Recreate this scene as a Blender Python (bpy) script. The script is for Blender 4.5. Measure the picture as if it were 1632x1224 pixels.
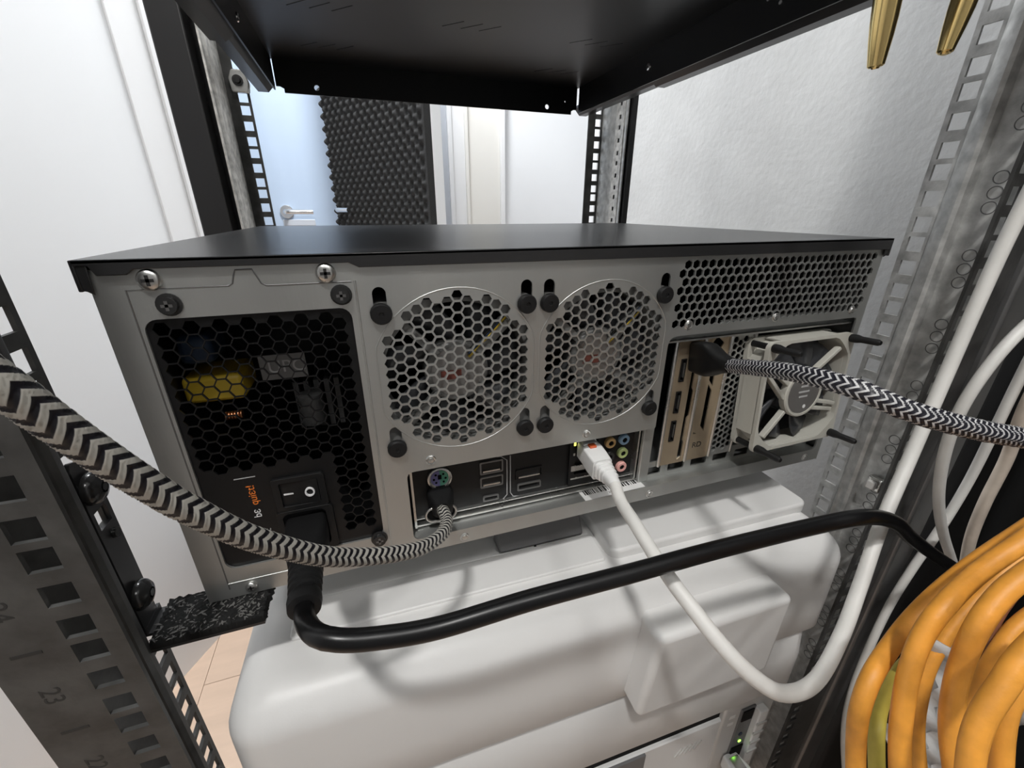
import bpy, math, random
from mathutils import Vector, Matrix
from mathutils.geometry import delaunay_2d_cdt
random.seed(7)
S = 0.001                      # all builder coordinates are millimetres
for o in list(bpy.data.objects): bpy.data.objects.remove(o)
scene = bpy.context.scene
COL = scene.collection
PI = math.pi

# ------------------------------------------------------------------ camera
cam_d = bpy.data.cameras.new('camera'); cam = bpy.data.objects.new('camera', cam_d); COL.objects.link(cam)
yaw, pit, rol = 0.328352, 0.395120, 0.002498
fwd = Vector((math.sin(yaw)*math.cos(pit), math.cos(yaw)*math.cos(pit), -math.sin(pit)))
rgt = Vector((math.cos(yaw), -math.sin(yaw), 0)); upv = rgt.cross(fwd)
r2 = rgt*math.cos(rol) + upv*math.sin(rol); u2 = upv*math.cos(rol) - rgt*math.sin(rol)
m = Matrix((r2, u2, -fwd)).transposed().to_4x4(); m.translation = Vector((97.4725, -198.9525, 188.993))*S
cam.matrix_world = m
cam_d.sensor_fit = 'HORIZONTAL'; cam_d.sensor_width = 36; cam_d.lens = 668.833*36/1632
cam_d.clip_start = 0.005; cam_d.clip_end = 50
scene.camera = cam

# ------------------------------------------------------------------ world, lamps, exposure
w = bpy.data.worlds.new('world'); scene.world = w; w.use_nodes = True
w.node_tree.nodes['Background'].inputs[0].default_value = (0.9, 0.95, 1.0, 1)
w.node_tree.nodes['Background'].inputs[1].default_value = 0.08
def area(name, loc, size, power, color=(1, 1, 1), target=None):
    d = bpy.data.lights.new(name, 'AREA'); d.shape = 'DISK'; d.size = size*S; d.energy = power; d.color = color
    o = bpy.data.objects.new(name, d); COL.objects.link(o); o.location = Vector(loc)*S
    if target is not None:
        o.rotation_euler = (Vector(target)-Vector(loc)).to_track_quat('-Z', 'Y').to_euler()
    return o
area('closet_lamp_light', (-170, -620, 1440), 130, 20, (1.0, 0.985, 0.96), (150, 0, 0))
area('room_lamp_light', (150, 1150, 1640), 420, 46, (0.97, 0.985, 1.0), (150, 1150, 0))
area('closet_fill_light', (420, -900, 1440), 300, 9, (1.0, 0.985, 0.96), (250, 0, 0))  # added fill light that lightens the shadows, no such lamp known
scene.view_settings.view_transform = 'Standard'
scene.view_settings.look = 'None'
scene.view_settings.exposure = 0.0
scene.view_settings.gamma = 1.0
scene.view_settings.use_curve_mapping = False

# ------------------------------------------------------------------ materials
MATS = {}
def mat(name, col, rough=0.5, metal=0.0, noise=None, bump=None, spec=0.5, coat=0.0, emit=None, trans=0.0, stretch=(1, 1, 1)):
    """noise=(scale, amount, detail) varies the colour; bump=(scale, strength) adds fine relief"""
    mt = bpy.data.materials.new(name); mt.use_nodes = True
    nt = mt.node_tree; b = nt.nodes['Principled BSDF']
    b.inputs['Base Color'].default_value = (*col, 1); b.inputs['Roughness'].default_value = rough
    b.inputs['Metallic'].default_value = metal; b.inputs['Specular IOR Level'].default_value = spec
    b.inputs['Coat Weight'].default_value = coat
    if trans: b.inputs['Transmission Weight'].default_value = trans
    if emit:
        b.inputs['Emission Color'].default_value = (*emit[0], 1); b.inputs['Emission Strength'].default_value = emit[1]
    if noise or bump:
        tc = nt.nodes.new('ShaderNodeTexCoord'); mp = nt.nodes.new('ShaderNodeMapping')
        mp.inputs['Scale'].default_value = stretch
        nt.links.new(tc.outputs['Object'], mp.inputs['Vector'])
    if noise:
        n = nt.nodes.new('ShaderNodeTexNoise'); n.inputs['Scale'].default_value = noise[0]
        n.inputs['Detail'].default_value = noise[2] if len(noise) > 2 else 4
        nt.links.new(mp.outputs[0], n.inputs['Vector'])
        r = nt.nodes.new('ShaderNodeMapRange'); r.inputs[1].default_value = 0.3; r.inputs[2].default_value = 0.7
        r.inputs[3].default_value = 1-noise[1]; r.inputs[4].default_value = 1+noise[1]
        nt.links.new(n.outputs['Fac'], r.inputs[0])
        mx = nt.nodes.new('ShaderNodeVectorMath'); mx.operation = 'SCALE'
        mx.inputs[0].default_value = col; nt.links.new(r.outputs[0], mx.inputs['Scale'])
        nt.links.new(mx.outputs[0], b.inputs['Base Color'])
        if metal > 0.3:
            rr = nt.nodes.new('ShaderNodeMapRange'); rr.inputs[3].default_value = rough-0.08; rr.inputs[4].default_value = rough+0.1
            nt.links.new(n.outputs['Fac'], rr.inputs[0]); nt.links.new(rr.outputs[0], b.inputs['Roughness'])
    if bump:
        n2 = nt.nodes.new('ShaderNodeTexNoise'); n2.inputs['Scale'].default_value = bump[0]; n2.inputs['Detail'].default_value = 5
        nt.links.new(mp.outputs[0], n2.inputs['Vector'])
        bp = nt.nodes.new('ShaderNodeBump'); bp.inputs['Strength'].default_value = bump[1]; bp.inputs['Distance'].default_value = 0.001
        nt.links.new(n2.outputs['Fac'], bp.inputs['Height']); nt.links.new(bp.outputs[0], b.inputs['Normal'])
    MATS[name] = mt
    return mt
mat('steel', (0.53, 0.54, 0.525), 0.40, 0.85, (30, 0.06, 3), (900, 0.05), stretch=(1, 1, 0.15))
mat('steel_shiny', (0.66, 0.66, 0.64), 0.28, 0.95, (60, 0.05, 3))
mat('steel_dark', (0.20, 0.20, 0.20), 0.45, 0.8, (40, 0.1, 3))
mat('black_paint', (0.022, 0.022, 0.023), 0.33, 0.0, None, (3000, 0.02), spec=0.55)
mat('black_shelf', (0.006, 0.006, 0.0065), 0.36, 0.0, None, (3000, 0.015), spec=0.4)
mat('black_plastic', (0.008, 0.008, 0.0085), 0.45, spec=0.35)
mat('black_gloss', (0.02, 0.02, 0.02), 0.18)
mat('black_rubber', (0.008, 0.008, 0.0085), 0.55, spec=0.35, bump=(1500, 0.1))
mat('psu_black', (0.006, 0.006, 0.0065), 0.42, spec=0.35)
mat('near_black', (0.003, 0.003, 0.003), 0.8, spec=0.2)
mat('galvanised', (0.51, 0.515, 0.505), 0.45, 0.35, (120, 0.28, 9), (500, 0.15))
mat('galvanised_lit', (0.62, 0.61, 0.58), 0.5, 0.5, (140, 0.35, 8), (500, 0.2))  # brighter copy of galvanised, light on the far strips put into its colour
mat('galvanised_shaded', (0.075, 0.075, 0.073), 0.5, 0.4, (70, 0.35, 8), (300, 0.15))  # darker copy of galvanised, shade on the posts put into its colour
mat('white_plastic', (0.77, 0.765, 0.755), 0.38, 0.0, (6, 0.015, 2), (1200, 0.03))
mat('dim_wall', (0.22, 0.22, 0.22), 0.7)
mat('psu_grey', (0.04, 0.04, 0.04), 0.5)
mat('grey_plastic', (0.15, 0.15, 0.152), 0.45)
mat('white_cable', (0.74, 0.73, 0.70), 0.45, 0, (60, 0.05, 4))
mat('beige_cable', (0.62, 0.54, 0.46), 0.5, 0, (60, 0.12, 5))
mat('white_plug', (0.82, 0.82, 0.81), 0.35)
mat('black_cable', (0.005, 0.005, 0.0055), 0.3, spec=0.35)
mat('orange_cable', (0.80, 0.34, 0.045), 0.48, 0, (90, 0.18, 6), (300, 0.25))
mat('yellow_cable', (0.52, 0.42, 0.07), 0.5, 0, (80, 0.12, 5), (300, 0.2))
mat('brown_sleeve', (0.22, 0.09, 0.05), 0.25)
mat('white_wall', (0.83, 0.85, 0.87), 0.6, 0, (3, 0.01, 2), (40, 0.02))
mat('white_trim', (0.84, 0.85, 0.86), 0.4)
mat('cream_trim', (0.80, 0.79, 0.75), 0.5)
mat('grey_trim', (0.50, 0.53, 0.58), 0.45)
mat('plaster', (0.58, 0.585, 0.58), 0.75, 0, (14, 0.05, 6), (120, 0.55))
mat('wood', (0.60, 0.45, 0.345), 0.45, 0, (5, 0.08, 6), None, stretch=(1, 6, 1))
mat('foam', (0.022, 0.022, 0.022), 0.9, 0, (300, 0.2, 4))
mat('door_daylight_blue', (0.44, 0.54, 0.68), 0.4)  # blueness of the daylight put into the door's colour
mat('chrome', (0.72, 0.72, 0.72), 0.2, 1.0)
mat('chrome_dark', (0.08, 0.08, 0.08), 0.22, 0.9)
mat('brass', (0.88, 0.66, 0.28), 0.2, 1.0)
mat('bracket_warm_lit', (0.56, 0.46, 0.33), 0.38, 0.75, (60, 0.06, 3))  # card bracket with the warm light put into its colour
mat('fan_beige', (0.50, 0.49, 0.44), 0.4)
mat('fan_grey', (0.17, 0.17, 0.165), 0.4)
mat('fan_blade', (0.045, 0.047, 0.052), 0.3)
mat('sticker_silver', (0.30, 0.29, 0.28), 0.3, 0.6)
mat('sticker_white', (0.82, 0.82, 0.81), 0.5)
mat('ink_black', (0.02, 0.02, 0.02), 0.6)
mat('ink_white', (0.85, 0.85, 0.85), 0.5)
mat('ink_orange', (0.85, 0.22, 0.03), 0.5)
mat('ink_grey', (0.45, 0.45, 0.45), 0.5)
mat('yellow_part', (0.50, 0.35, 0.03), 0.4)
mat('copper', (0.7, 0.33, 0.16), 0.3, 1.0)
mat('dim_blue', (0.02, 0.04, 0.08), 0.5)
mat('jack_orange', (0.75, 0.50, 0.22), 0.4); mat('jack_blue', (0.30, 0.48, 0.68), 0.4); mat('jack_green', (0.52, 0.62, 0.26), 0.4)
mat('jack_pink', (0.80, 0.42, 0.38), 0.4); mat('jack_black', (0.03, 0.03, 0.03), 0.4)
mat('ps2_purple', (0.22, 0.20, 0.42), 0.5); mat('ps2_green', (0.12, 0.38, 0.25), 0.5)
mat('led_green', (0.1, 0.5, 0.05), 0.4, emit=((0.35, 1.0, 0.1), 3.0)); mat('led_yellow', (0.5, 0.5, 0.05), 0.4, emit=((0.9, 0.9, 0.15), 2.0))
mat('red_clip', (0.65, 0.12, 0.04), 0.25)
mat('dark_red', (0.18, 0.05, 0.035), 0.5)
mat('navy', (0.03, 0.035, 0.06), 0.5)
mat('light_grey_plastic', (0.60, 0.59, 0.57), 0.45)
mat('clear_bag', (0.62, 0.61, 0.60), 0.3, 0, (30, 0.08, 4), (60, 0.8))
mat('rubber_crumb', (0.008, 0.008, 0.008), 0.75, spec=0.25)
mat('crumb_light', (0.13, 0.128, 0.122), 0.75)
mat('lamp_glow', (1, 1, 1), 0.5, emit=((1, 0.97, 0.93), 4.0))

def braid_mat(name, dark, light, amp, lo=0.22):
    mt = bpy.data.materials.new(name); mt.use_nodes = True; nt = mt.node_tree; b = nt.nodes['Principled BSDF']
    uv = nt.nodes.new('ShaderNodeUVMap'); sp = nt.nodes.new('ShaderNodeSeparateXYZ'); nt.links.new(uv.outputs[0], sp.inputs[0])
    def M(op, a, bb=None):
        n = nt.nodes.new('ShaderNodeMath'); n.operation = op
        for i, v in enumerate((a, bb)):
            if v is None: continue
            if isinstance(v, (int, float)): n.inputs[i].default_value = v
            else: nt.links.new(v, n.inputs[i])
        return n.outputs[0]
    tri = M('MULTIPLY', M('ABSOLUTE', M('SUBTRACT', M('FRACT', sp.outputs[1]), 0.5)), 2*amp)
    ph = M('FRACT', M('ADD', sp.outputs[0], tri))
    d = M('ABSOLUTE', M('SUBTRACT', ph, 0.5))
    r = nt.nodes.new('ShaderNodeMapRange'); r.inputs[1].default_value = lo; r.inputs[2].default_value = lo+0.06
    nt.links.new(d, r.inputs[0])
    mx = nt.nodes.new('ShaderNodeMix'); mx.data_type = 'RGBA'
    mx.inputs[6].default_value = (*dark, 1); mx.inputs[7].default_value = (*light, 1)
    nt.links.new(r.outputs[0], mx.inputs[0]); nt.links.new(mx.outputs[2], b.inputs['Base Color'])
    b.inputs['Roughness'].default_value = 0.42
    MATS[name] = mt
braid_mat('braid_left', (0.006, 0.0055, 0.010), (0.50, 0.485, 0.44), 0.9)
braid_mat('braid_right', (0.014, 0.014, 0.022), (0.62, 0.62, 0.62), 0.9, 0.30)

# ------------------------------------------------------------------ mesh helpers
class MB:
    def __init__(self): self.v = []; self.f = []; self.uv = None
    def add(self, vs, fs):
        n = len(self.v); self.v += [tuple(p) for p in vs]; self.f += [tuple(i+n for i in f) for f in fs]; return self
    def box(self, x0, x1, y0, y1, z0, z1):
        return self.add([(x0,y0,z0),(x1,y0,z0),(x1,y1,z0),(x0,y1,z0),(x0,y0,z1),(x1,y0,z1),(x1,y1,z1),(x0,y1,z1)],
            [(3,2,1,0),(4,5,6,7),(0,1,5,4),(1,2,6,5),(2,3,7,6),(3,0,4,7)])
    def prism(self, poly, a0, a1, axis='Y'):
        """extrude a 2D polygon; axis Y: poly in (x,z); X: poly in (y,z); Z: poly in (x,y)"""
        n = len(poly)
        def P(p, a): return {'Y': (p[0], a, p[1]), 'X': (a, p[0], p[1]), 'Z': (p[0], p[1], a)}[axis]
        vs = [P(p, a0) for p in poly]+[P(p, a1) for p in poly]
        return self.add(vs, [tuple(range(n)), tuple(range(2*n-1, n-1, -1))]+[(i, i+n, (i+1) % n+n, (i+1) % n) for i in range(n)])
    def lathe(self, c, axis, prof, seg=24):
        """prof: list of (r, t) along axis from point c; axis a vector"""
        a = Vector(axis).normalized(); t = Vector((0,0,1)) if abs(a.z) < 0.9 else Vector((1,0,0))
        u = a.cross(t).normalized(); v = a.cross(u); c = Vector(c); n0 = []
        vs = []
        for r, h in prof:
            for k in range(seg):
                an = 2*PI*k/seg; vs.append(c+a*h+(u*math.cos(an)+v*math.sin(an))*max(r, 1e-4))
        fs = []
        for i in range(len(prof)-1):
            for k in range(seg):
                k2 = (k+1) % seg; fs.append((i*seg+k, i*seg+k2, (i+1)*seg+k2, (i+1)*seg+k))
        fs.append(tuple(range(seg-1, -1, -1))); fs.append(tuple((len(prof)-1)*seg+k for k in range(seg)))
        return self.add(vs, fs)
    def cyl(self, c, axis, r, h, seg=24): return self.lathe(c, axis, [(r, 0), (r, h)], seg)
    def tube(self, path, r, seg=14, caps=True):
        rings, tg = frames(path); vs = []; n = len(path)
        for i, (p, u, v) in enumerate(rings):
            rr = r[i] if isinstance(r, (list, tuple)) else r
            for k in range(seg):
                an = 2*PI*k/seg; vs.append(p+(u*math.cos(an)+v*math.sin(an))*rr)
        fs = [(i*seg+k, i*seg+(k+1) % seg, (i+1)*seg+(k+1) % seg, (i+1)*seg+k) for i in range(n-1) for k in range(seg)]
        if caps: fs += [tuple(range(seg-1, -1, -1)), tuple((n-1)*seg+k for k in range(seg))]
        return self.add(vs, fs)
    def build(self, name, material, parent=None, smooth=None, bevel=0, seg=2, off=None):
        me = bpy.data.meshes.new(name)
        off = Vector(off) if off is not None else (Vector(parent['_o']) if parent is not None and '_o' in parent else Vector((0,0,0)))
        me.from_pydata([((Vector(p)-off)*S)[:] for p in self.v], [], self.f)
        me.update()
        import bmesh
        bm = bmesh.new(); bm.from_mesh(me); bmesh.ops.recalc_face_normals(bm, faces=bm.faces); bm.to_mesh(me); bm.free()
        return link(name, me, material, parent, smooth, bevel, seg)
def link(name, me, material, parent=None, smooth=None, bevel=0, seg=2):
    o = bpy.data.objects.new(name, me); COL.objects.link(o)
    me.materials.append(MATS[material])
    if parent is not None: o.parent = parent
    if bevel:
        md = o.modifiers.new('bevel', 'BEVEL'); md.width = bevel*S; md.segments = seg; md.limit_method = 'ANGLE'; md.angle_limit = math.radians(40)
    if smooth is not None or bevel:
        me.polygons.foreach_set('use_smooth', [True]*len(me.polygons))
        a = math.radians(smooth if smooth else 35)
        me.set_sharp_from_angle(angle=a)
    return o
def catmull(pts, step):
    P = [Vector(p) for p in pts]; P = [P[0]*2-P[1]]+P+[P[-1]*2-P[-2]]; out = []
    for i in range(1, len(P)-2):
        a, b, c, d = P[i-1:i+3]; n = max(2, int((c-b).length/step))
        for k in range(n):
            t = k/n
            out.append(0.5*((2*b)+(c-a)*t+(2*a-5*b+4*c-d)*t*t+(3*b-a-3*c+d)*t**3))
    out.append(P[-2]); return out
def frames(path):
    path = [Vector(p) for p in path]; n = len(path); res = []; u = None; tg = []
    for i in range(n):
        t = (path[min(i+1, n-1)]-path[max(i-1, 0)]).normalized(); tg.append(t)
        if u is None:
            u = t.cross(Vector((0, 0, 1)) if abs(t.z) < 0.9 else Vector((1, 0, 0))).normalized()
        u = (u-t*u.dot(t)).normalized(); res.append((path[i], u, t.cross(u)))
    return res, tg
def rrect(x0, x1, z0, z1, r, n=5, corners=(1,1,1,1)):
    pts = []
    for i, (cx, cz, a0) in enumerate(((x1, z1, 0), (x0, z1, 90), (x0, z0, 180), (x1, z0, 270))):
        rr = r if corners[i] else 0
        sx = 1 if cx == x1 else -1; sz = 1 if cz == z1 else -1
        if rr == 0: pts.append((cx, cz)); continue
        for k in range(n+1):
            a = math.radians(a0+90*k/n); pts.append((cx-sx*rr+rr*math.cos(a), cz-sz*rr+rr*math.sin(a)))
    return pts
def circle(cx, cz, r, n=16): return [(cx+r*math.cos(2*PI*k/n), cz+r*math.sin(2*PI*k/n)) for k in range(n)]
def hexa(cx, cz, r, flat): return [(cx+r*math.cos(math.radians(60*k+(0 if flat else 30))), cz+r*math.sin(math.radians(60*k+(0 if flat else 30)))) for k in range(6)]
def round_corners(poly, radii, n=4):
    out = []; m_ = len(poly)
    for i in range(m_):
        p = Vector(poly[i]); a = Vector(poly[i-1]); b = Vector(poly[(i+1) % m_]); r = radii[i]
        if r <= 0: out.append(tuple(p)); continue
        da = (a-p).normalized(); db = (b-p).normalized(); p0 = p+da*r; p1 = p+db*r
        for k in range(n+1):
            t = k/n; out.append(tuple(p0*(1-t)**2+p*2*t*(1-t)+p1*t*t))
    return out
def plate(mb, outer, holes, t0, t1, plane='XZ'):
    """flat sheet with real cut-outs, t0..t1 thick along the third axis"""
    pts = []; edges = []
    for lp in [outer]+holes:
        n0 = len(pts); k = len(lp); pts += [Vector(p) for p in lp]; edges += [(n0+i, n0+(i+1) % k) for i in range(k)]
    vs, es, fs, ov, oe, of = delaunay_2d_cdt(pts, edges, [], 0, 1e-5)
    cons = {tuple(sorted(e)) for e, src in zip(es, oe) if src}
    nb = {}
    for i, f in enumerate(fs):
        for k in range(len(f)): nb.setdefault(tuple(sorted((f[k], f[(k+1) % len(f)]))), []).append(i)
    state = {}; stack = []
    for e, tr in nb.items():
        if len(tr) == 1 and tr[0] not in state: state[tr[0]] = 1 if e in cons else 0; stack.append(tr[0])
    while stack:
        i = stack.pop(); f = fs[i]
        for k in range(len(f)):
            e = tuple(sorted((f[k], f[(k+1) % len(f)])))
            for j in nb[e]:
                if j != i and j not in state: state[j] = state[i] ^ (1 if e in cons else 0); stack.append(j)
    keep = [fs[i] for i in range(len(fs)) if state.get(i) == 1]
    def P(p, t): return {'XZ': (p[0], t, p[1]), 'YZ': (t, p[0], p[1]), 'XY': (p[0], p[1], t)}[plane]
    n = len(vs); V = [P(p, t0) for p in vs]+[P(p, t1) for p in vs]
    F = [tuple(f) for f in keep]+[tuple(i+n for i in reversed(f)) for f in keep]
    cnt = {}
    for f in keep:
        for k in range(len(f)):
            e = (f[k], f[(k+1) % len(f)]); cnt[tuple(sorted(e))] = cnt.get(tuple(sorted(e)), [])+[e]
    for e, l in cnt.items():
        if len(l) == 1: a, b = l[0]; F.append((b, a, a+n, b+n))
    return mb.add(V, F)
def loft(mb, loops, cap0=True, cap1=True):
    n = len(loops[0]); vs = [p for l in loops for p in l]
    fs = [(i*n+k, i*n+(k+1) % n, (i+1)*n+(k+1) % n, (i+1)*n+k) for i in range(len(loops)-1) for k in range(n)]
    if cap0: fs.append(tuple(range(n-1, -1, -1)))
    if cap1: fs.append(tuple((len(loops)-1)*n+k for k in range(n)))
    return mb.add(vs, fs)
def tag(o, label, cat, group=None):
    o['label'] = label; o['category'] = cat
    if group: o['group'] = group
    return o
def thing(name, label, cat, loc=(0,0,0), rot=(0,0,0), group=None, local=False):
    o = bpy.data.objects.new(name, None); COL.objects.link(o); o.empty_display_size = 0.02
    o.location = Vector(loc)*S; o.rotation_euler = rot; o['_o'] = (0.0,0.0,0.0) if local else tuple(float(c) for c in loc)
    return tag(o, label, cat, group)
def struct(o): o['kind'] = 'structure'; return o
def text(name, s, size, loc, right, up, material, parent, ext=0.08, align='CENTER', shear=0.0):
    cu = bpy.data.curves.new(name, 'FONT'); cu.body = s; cu.size = size; cu.align_x = align; cu.align_y = 'CENTER'; cu.extrude = ext; cu.shear = shear
    t = bpy.data.objects.new(name, cu); COL.objects.link(t)
    me = bpy.data.meshes.new_from_object(t.evaluated_get(bpy.context.evaluated_depsgraph_get()))
    bpy.data.objects.remove(t)
    R = Vector(right).normalized(); U = Vector(up).normalized(); N = R.cross(U)
    off = Vector(parent['_o']) if parent is not None and '_o' in parent else Vector((0,0,0))
    for v in me.vertices: c = v.co.copy(); v.co = (Vector(loc)+R*c.x+U*c.y+N*c.z-off)*S
    return link(name, me, material, parent)
def screw(parent, p, r, material, n=(0,-1,0), head=2.0, name='screw', slot='ink_black', dome=True):
    """cross-head screw; the cross is a recess plug"""
    N = Vector(n); prof = [(r, 0), (r, head*0.45), (r*0.85, head*0.8), (r*0.45, head)] if dome else [(r*1.15, 0), (r*1.15, head*0.25), (r*0.9, head*0.3), (r*0.86, head)]
    sc = MB().lathe(p, N, prof, 20).build(name, material, parent, smooth=40)
    sc['_o'] = tuple(parent['_o']) if '_o' in parent else (0.0,0.0,0.0)
    t = Vector((0,0,1)) if abs(N.z) < 0.9 else Vector((1,0,0)); u = N.cross(t).normalized(); v = N.cross(u); c = Vector(p)+N*(head*0.98)
    mb = MB(); L = r*0.5; W = r*0.15
    for a, b in ((u, v), (v, u)):
        q = [c+a*L+b*W, c-a*L+b*W, c-a*L-b*W, c+a*L-b*W]
        mb.add(q+[p_+N*0.12 for p_ in q], [(0,1,2,3),(7,6,5,4),(0,4,5,1),(1,5,6,2),(2,6,7,3),(3,7,4,0)])
    mb.build('cross_slot', slot, sc)
    return sc
def cable(name, pts, r, material, label, cat='cable', group=None, step=4, seg=16):
    base = pts[0]; t = thing(name, label, cat, base, group=group)
    MB().tube(catmull(pts, step), r, seg).build('jacket', material, t, smooth=60)
    return t
def braided(parent, pts, r, pitch, N, amp, relief, material, seg=48, ds=0.55):
    path = catmull(pts, ds); rings, _ = frames(path); off = Vector(parent['_o'])
    sl = 0.0; vs = []; us = []
    for i, (p, u, v) in enumerate(rings):
        if i: sl += (path[i]-path[i-1]).length
        us.append(sl/pitch)
        for k in range(seg):
            an = 2*PI*k/seg; ph = (sl/pitch+abs(((k/seg*N) % 1)-0.5)*2*amp) % 1.0; d = abs(ph-0.5)
            hgt = relief*max(0.0, math.sin((d-0.1)/0.4*PI)) if d > 0.1 else 0.0
            hgt *= 0.45+0.55*math.sin(PI*((k/seg*N*2) % 1.0))
            vs.append(((p+(u*math.cos(an)+v*math.sin(an))*(r+hgt-relief*0.5)-off)*S)[:])
    n = len(rings); fs = []; uv = []
    for i in range(n-1):
        for k in range(seg):
            k2 = (k+1) % seg; fs.append((i*seg+k, i*seg+k2, (i+1)*seg+k2, (i+1)*seg+k))
            a, b = k/seg*N, (k+1)/seg*N
            uv += [us[i], a, us[i], b, us[i+1], b, us[i+1], a]
    me = bpy.data.meshes.new('braided_sleeve'); me.from_pydata(vs, [], fs); me.update()
    ul = me.uv_layers.new(name='UVMap'); ul.data.foreach_set('uv', uv)
    me.polygons.foreach_set('use_smooth', [True]*len(fs))
    return link('braided_sleeve', me, material, parent)

# ------------------------------------------------------------------ the setting
FZ = -800
fl = struct(MB().box(-1500, 1700, -1400, 2050, FZ-40, FZ-6).build('floor', 'near_black'))
fl['_o'] = (0.0, 0.0, 0.0)
pm = None
for i in range(17):
    for j in range(4):
        x = -1500+i*190; y = -1400+j*1000-(i % 3)*330
        if pm is None:
            o = MB().box(0.6, 189.4, 0.6, 999.4, -6, 0).build('plank', 'wood', fl); pm = o.data
            md = o.modifiers.new('bevel', 'BEVEL'); md.width = 0.8*S; md.segments = 1
        else:
            o = bpy.data.objects.new('plank', pm); COL.objects.link(o); o.parent = fl
        o.location = Vector((x, y, FZ))*S
def wx(y): return -350+0.58*(y-738)
def wall_strip(mb, y0, y1, d0, d1, z0, z1):
    """box lying along the slanted left wall; d = how far it stands proud of the wall face"""
    n = Vector((0.865, -0.502, 0)); a = Vector((wx(y0), y0, 0)); b = Vector((wx(y1), y1, 0))
    c = [a+n*d0, b+n*d0, b+n*d1, a+n*d1]
    mb.prism([(p.x, p.y) for p in c], z0, z1, 'Z'); return mb
struct(wall_strip(MB(), -1250, 985, -70, 0, FZ, 1700).build('wall_left', 'white_wall'))
struct(wall_strip(MB(), 876, 984, 0, 5, FZ, 1650).build('trim_1', 'white_trim', bevel=1))
struct(wall_strip(MB(), 928, 940, 5, 11, FZ, 1650).build('trim_2', 'white_trim', bevel=2))
struct(wall_strip(MB(), 941, 986, 5, 8, FZ, 1650).build('trim_3', 'grey_trim', bevel=1))
struct(MB().box(640, 700, -1400, 760, FZ, 1700).build('wall_right', 'plaster'))
struct(MB().box(628, 712, 760, 788, FZ, 1700).build('trim_4', 'white_trim', bevel=2))
struct(MB().box(-1500, 1700, -1480, -1400, FZ, 1700).build('wall_front', 'dim_wall'))
struct(MB().box(1620, 1700, 700, 2050, FZ, 1700).build('wall_far_right', 'white_wall'))
struct(MB().box(-1500, -1440, -1400, 2050, FZ, 1700).build('wall_far_left', 'white_wall'))
struct(MB().box(-1500, 1700, -1480, 2050, 1700, 1760).build('ceiling', 'white_wall'))
struct(MB().box(-1500, 1700, 1960, 2040, FZ, 1700).build('wall_back', 'white_wall'))
# door at the end of the room, tinted with the blue of the daylight
d1 = struct(MB().box(-420, 330, 1905, 1945, FZ+8, 1250).build('door_1', 'door_daylight_blue', bevel=3)); d1['_o'] = (0.0,0.0,0.0)
h = MB().lathe((-184, 1905, 176), (0,-1,0), [(26, 0), (26, 7), (24, 9)], 28)
h.build('rosette', 'chrome', d1, smooth=40)
MB().tube(catmull([(-184, 1900, 176), (-184, 1862, 176), (-178, 1852, 176), (-165, 1850, 176), (-78, 1850, 176)], 6), 9.5, 14).build('handle', 'chrome', d1, smooth=50)
MB().box(-205, -80, 1899, 1905, 120, 146).build('keyhole_shadow_plate', 'grey_trim', d1, bevel=4)  # keyhole plate and lever shadow, put in as one grey plate
for i, (x0, x1, y0, m_) in enumerate(((330, 425, 1925, 'white_trim'), (425, 512, 1915, 'grey_trim'), (512, 532, 1900, 'white_trim'), (532, 590, 1915, 'white_trim'), (590, 605, 1905, 'cream_trim'), (605, 760, 1930, 'cream_trim'), (760, 780, 1910, 'white_trim'))):
    struct(MB().box(x0, x1, y0, 1960, FZ, 1500).build('trim_%d' % (i+5), m_, bevel=2))
# door leaf standing open, its inner side lined with convoluted foam
ax = Vector((335, 1250, 0)); bx = Vector((38, 1750, 0)); dd = (bx-ax).normalized(); nn = Vector((-dd.y, dd.x, 0))
if nn.y > 0: nn = -nn
c = [ax+nn*0, bx+nn*0, bx-nn*40, ax-nn*40]
d2 = struct(MB().prism([(p.x, p.y) for p in c], FZ+8, 1250, 'Z').build('door_2', 'white_trim', bevel=2)); d2['_o'] = (0.0,0.0,0.0)
k = bx-dd*60
MB().lathe(k+Vector((0, 0, 184)), nn, [(22, 0), (22, 8), (10, 9), (9, 48)], 20).build('rosette', 'chrome', d2, smooth=40)
k2 = k+nn*54+Vector((0, 0, 184))
MB().tube(catmull([k+nn*36+Vector((0,0,184)), k+nn*48+Vector((0,0,184)), k2-dd*8, k2-dd*85], 5), 8.5, 14).build('handle', 'chrome', d2, smooth=50)
PZ = 40; L_ = (bx-ax).length; nu = int(L_/PZ*8); nv = int(1060/PZ*8); vs = []
for j in range(nv+1):
    for i in range(nu+1):
        u = i/nu*L_; z = -60+j/nv*1060
        e = 1 if 14 < u else 0
        hh = 26+e*9*math.cos(2*PI*u/PZ)*math.cos(2*PI*z/PZ)
        vs.append(ax+dd*u+nn*hh+Vector((0, 0, z)))
fs = [(j*(nu+1)+i, j*(nu+1)+i+1, (j+1)*(nu+1)+i+1, (j+1)*(nu+1)+i) for j in range(nv) for i in range(nu)]
fb = MB().add(vs, fs)
n0 = len(vs); back = [ax+dd*(i/nu*L_)+nn*0.5+Vector((0,0,z)) for z in (-60, 1000) for i in range(nu+1)]
fb.v += [tuple(p) for p in back]
for i in range(nu):
    fb.f.append((n0+i, n0+i+1, i+1, i)); fb.f.append((nv*(nu+1)+i, nv*(nu+1)+i+1, n0+nu+1+i+1, n0+nu+1+i))
for col, b0, b1 in ((0, n0, n0+nu+1), (nu, n0+nu, n0+2*nu+1)):
    ring = [j*(nu+1)+col for j in range(nv+1)]; fb.f.append(tuple(ring+[b1, b0]))
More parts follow.
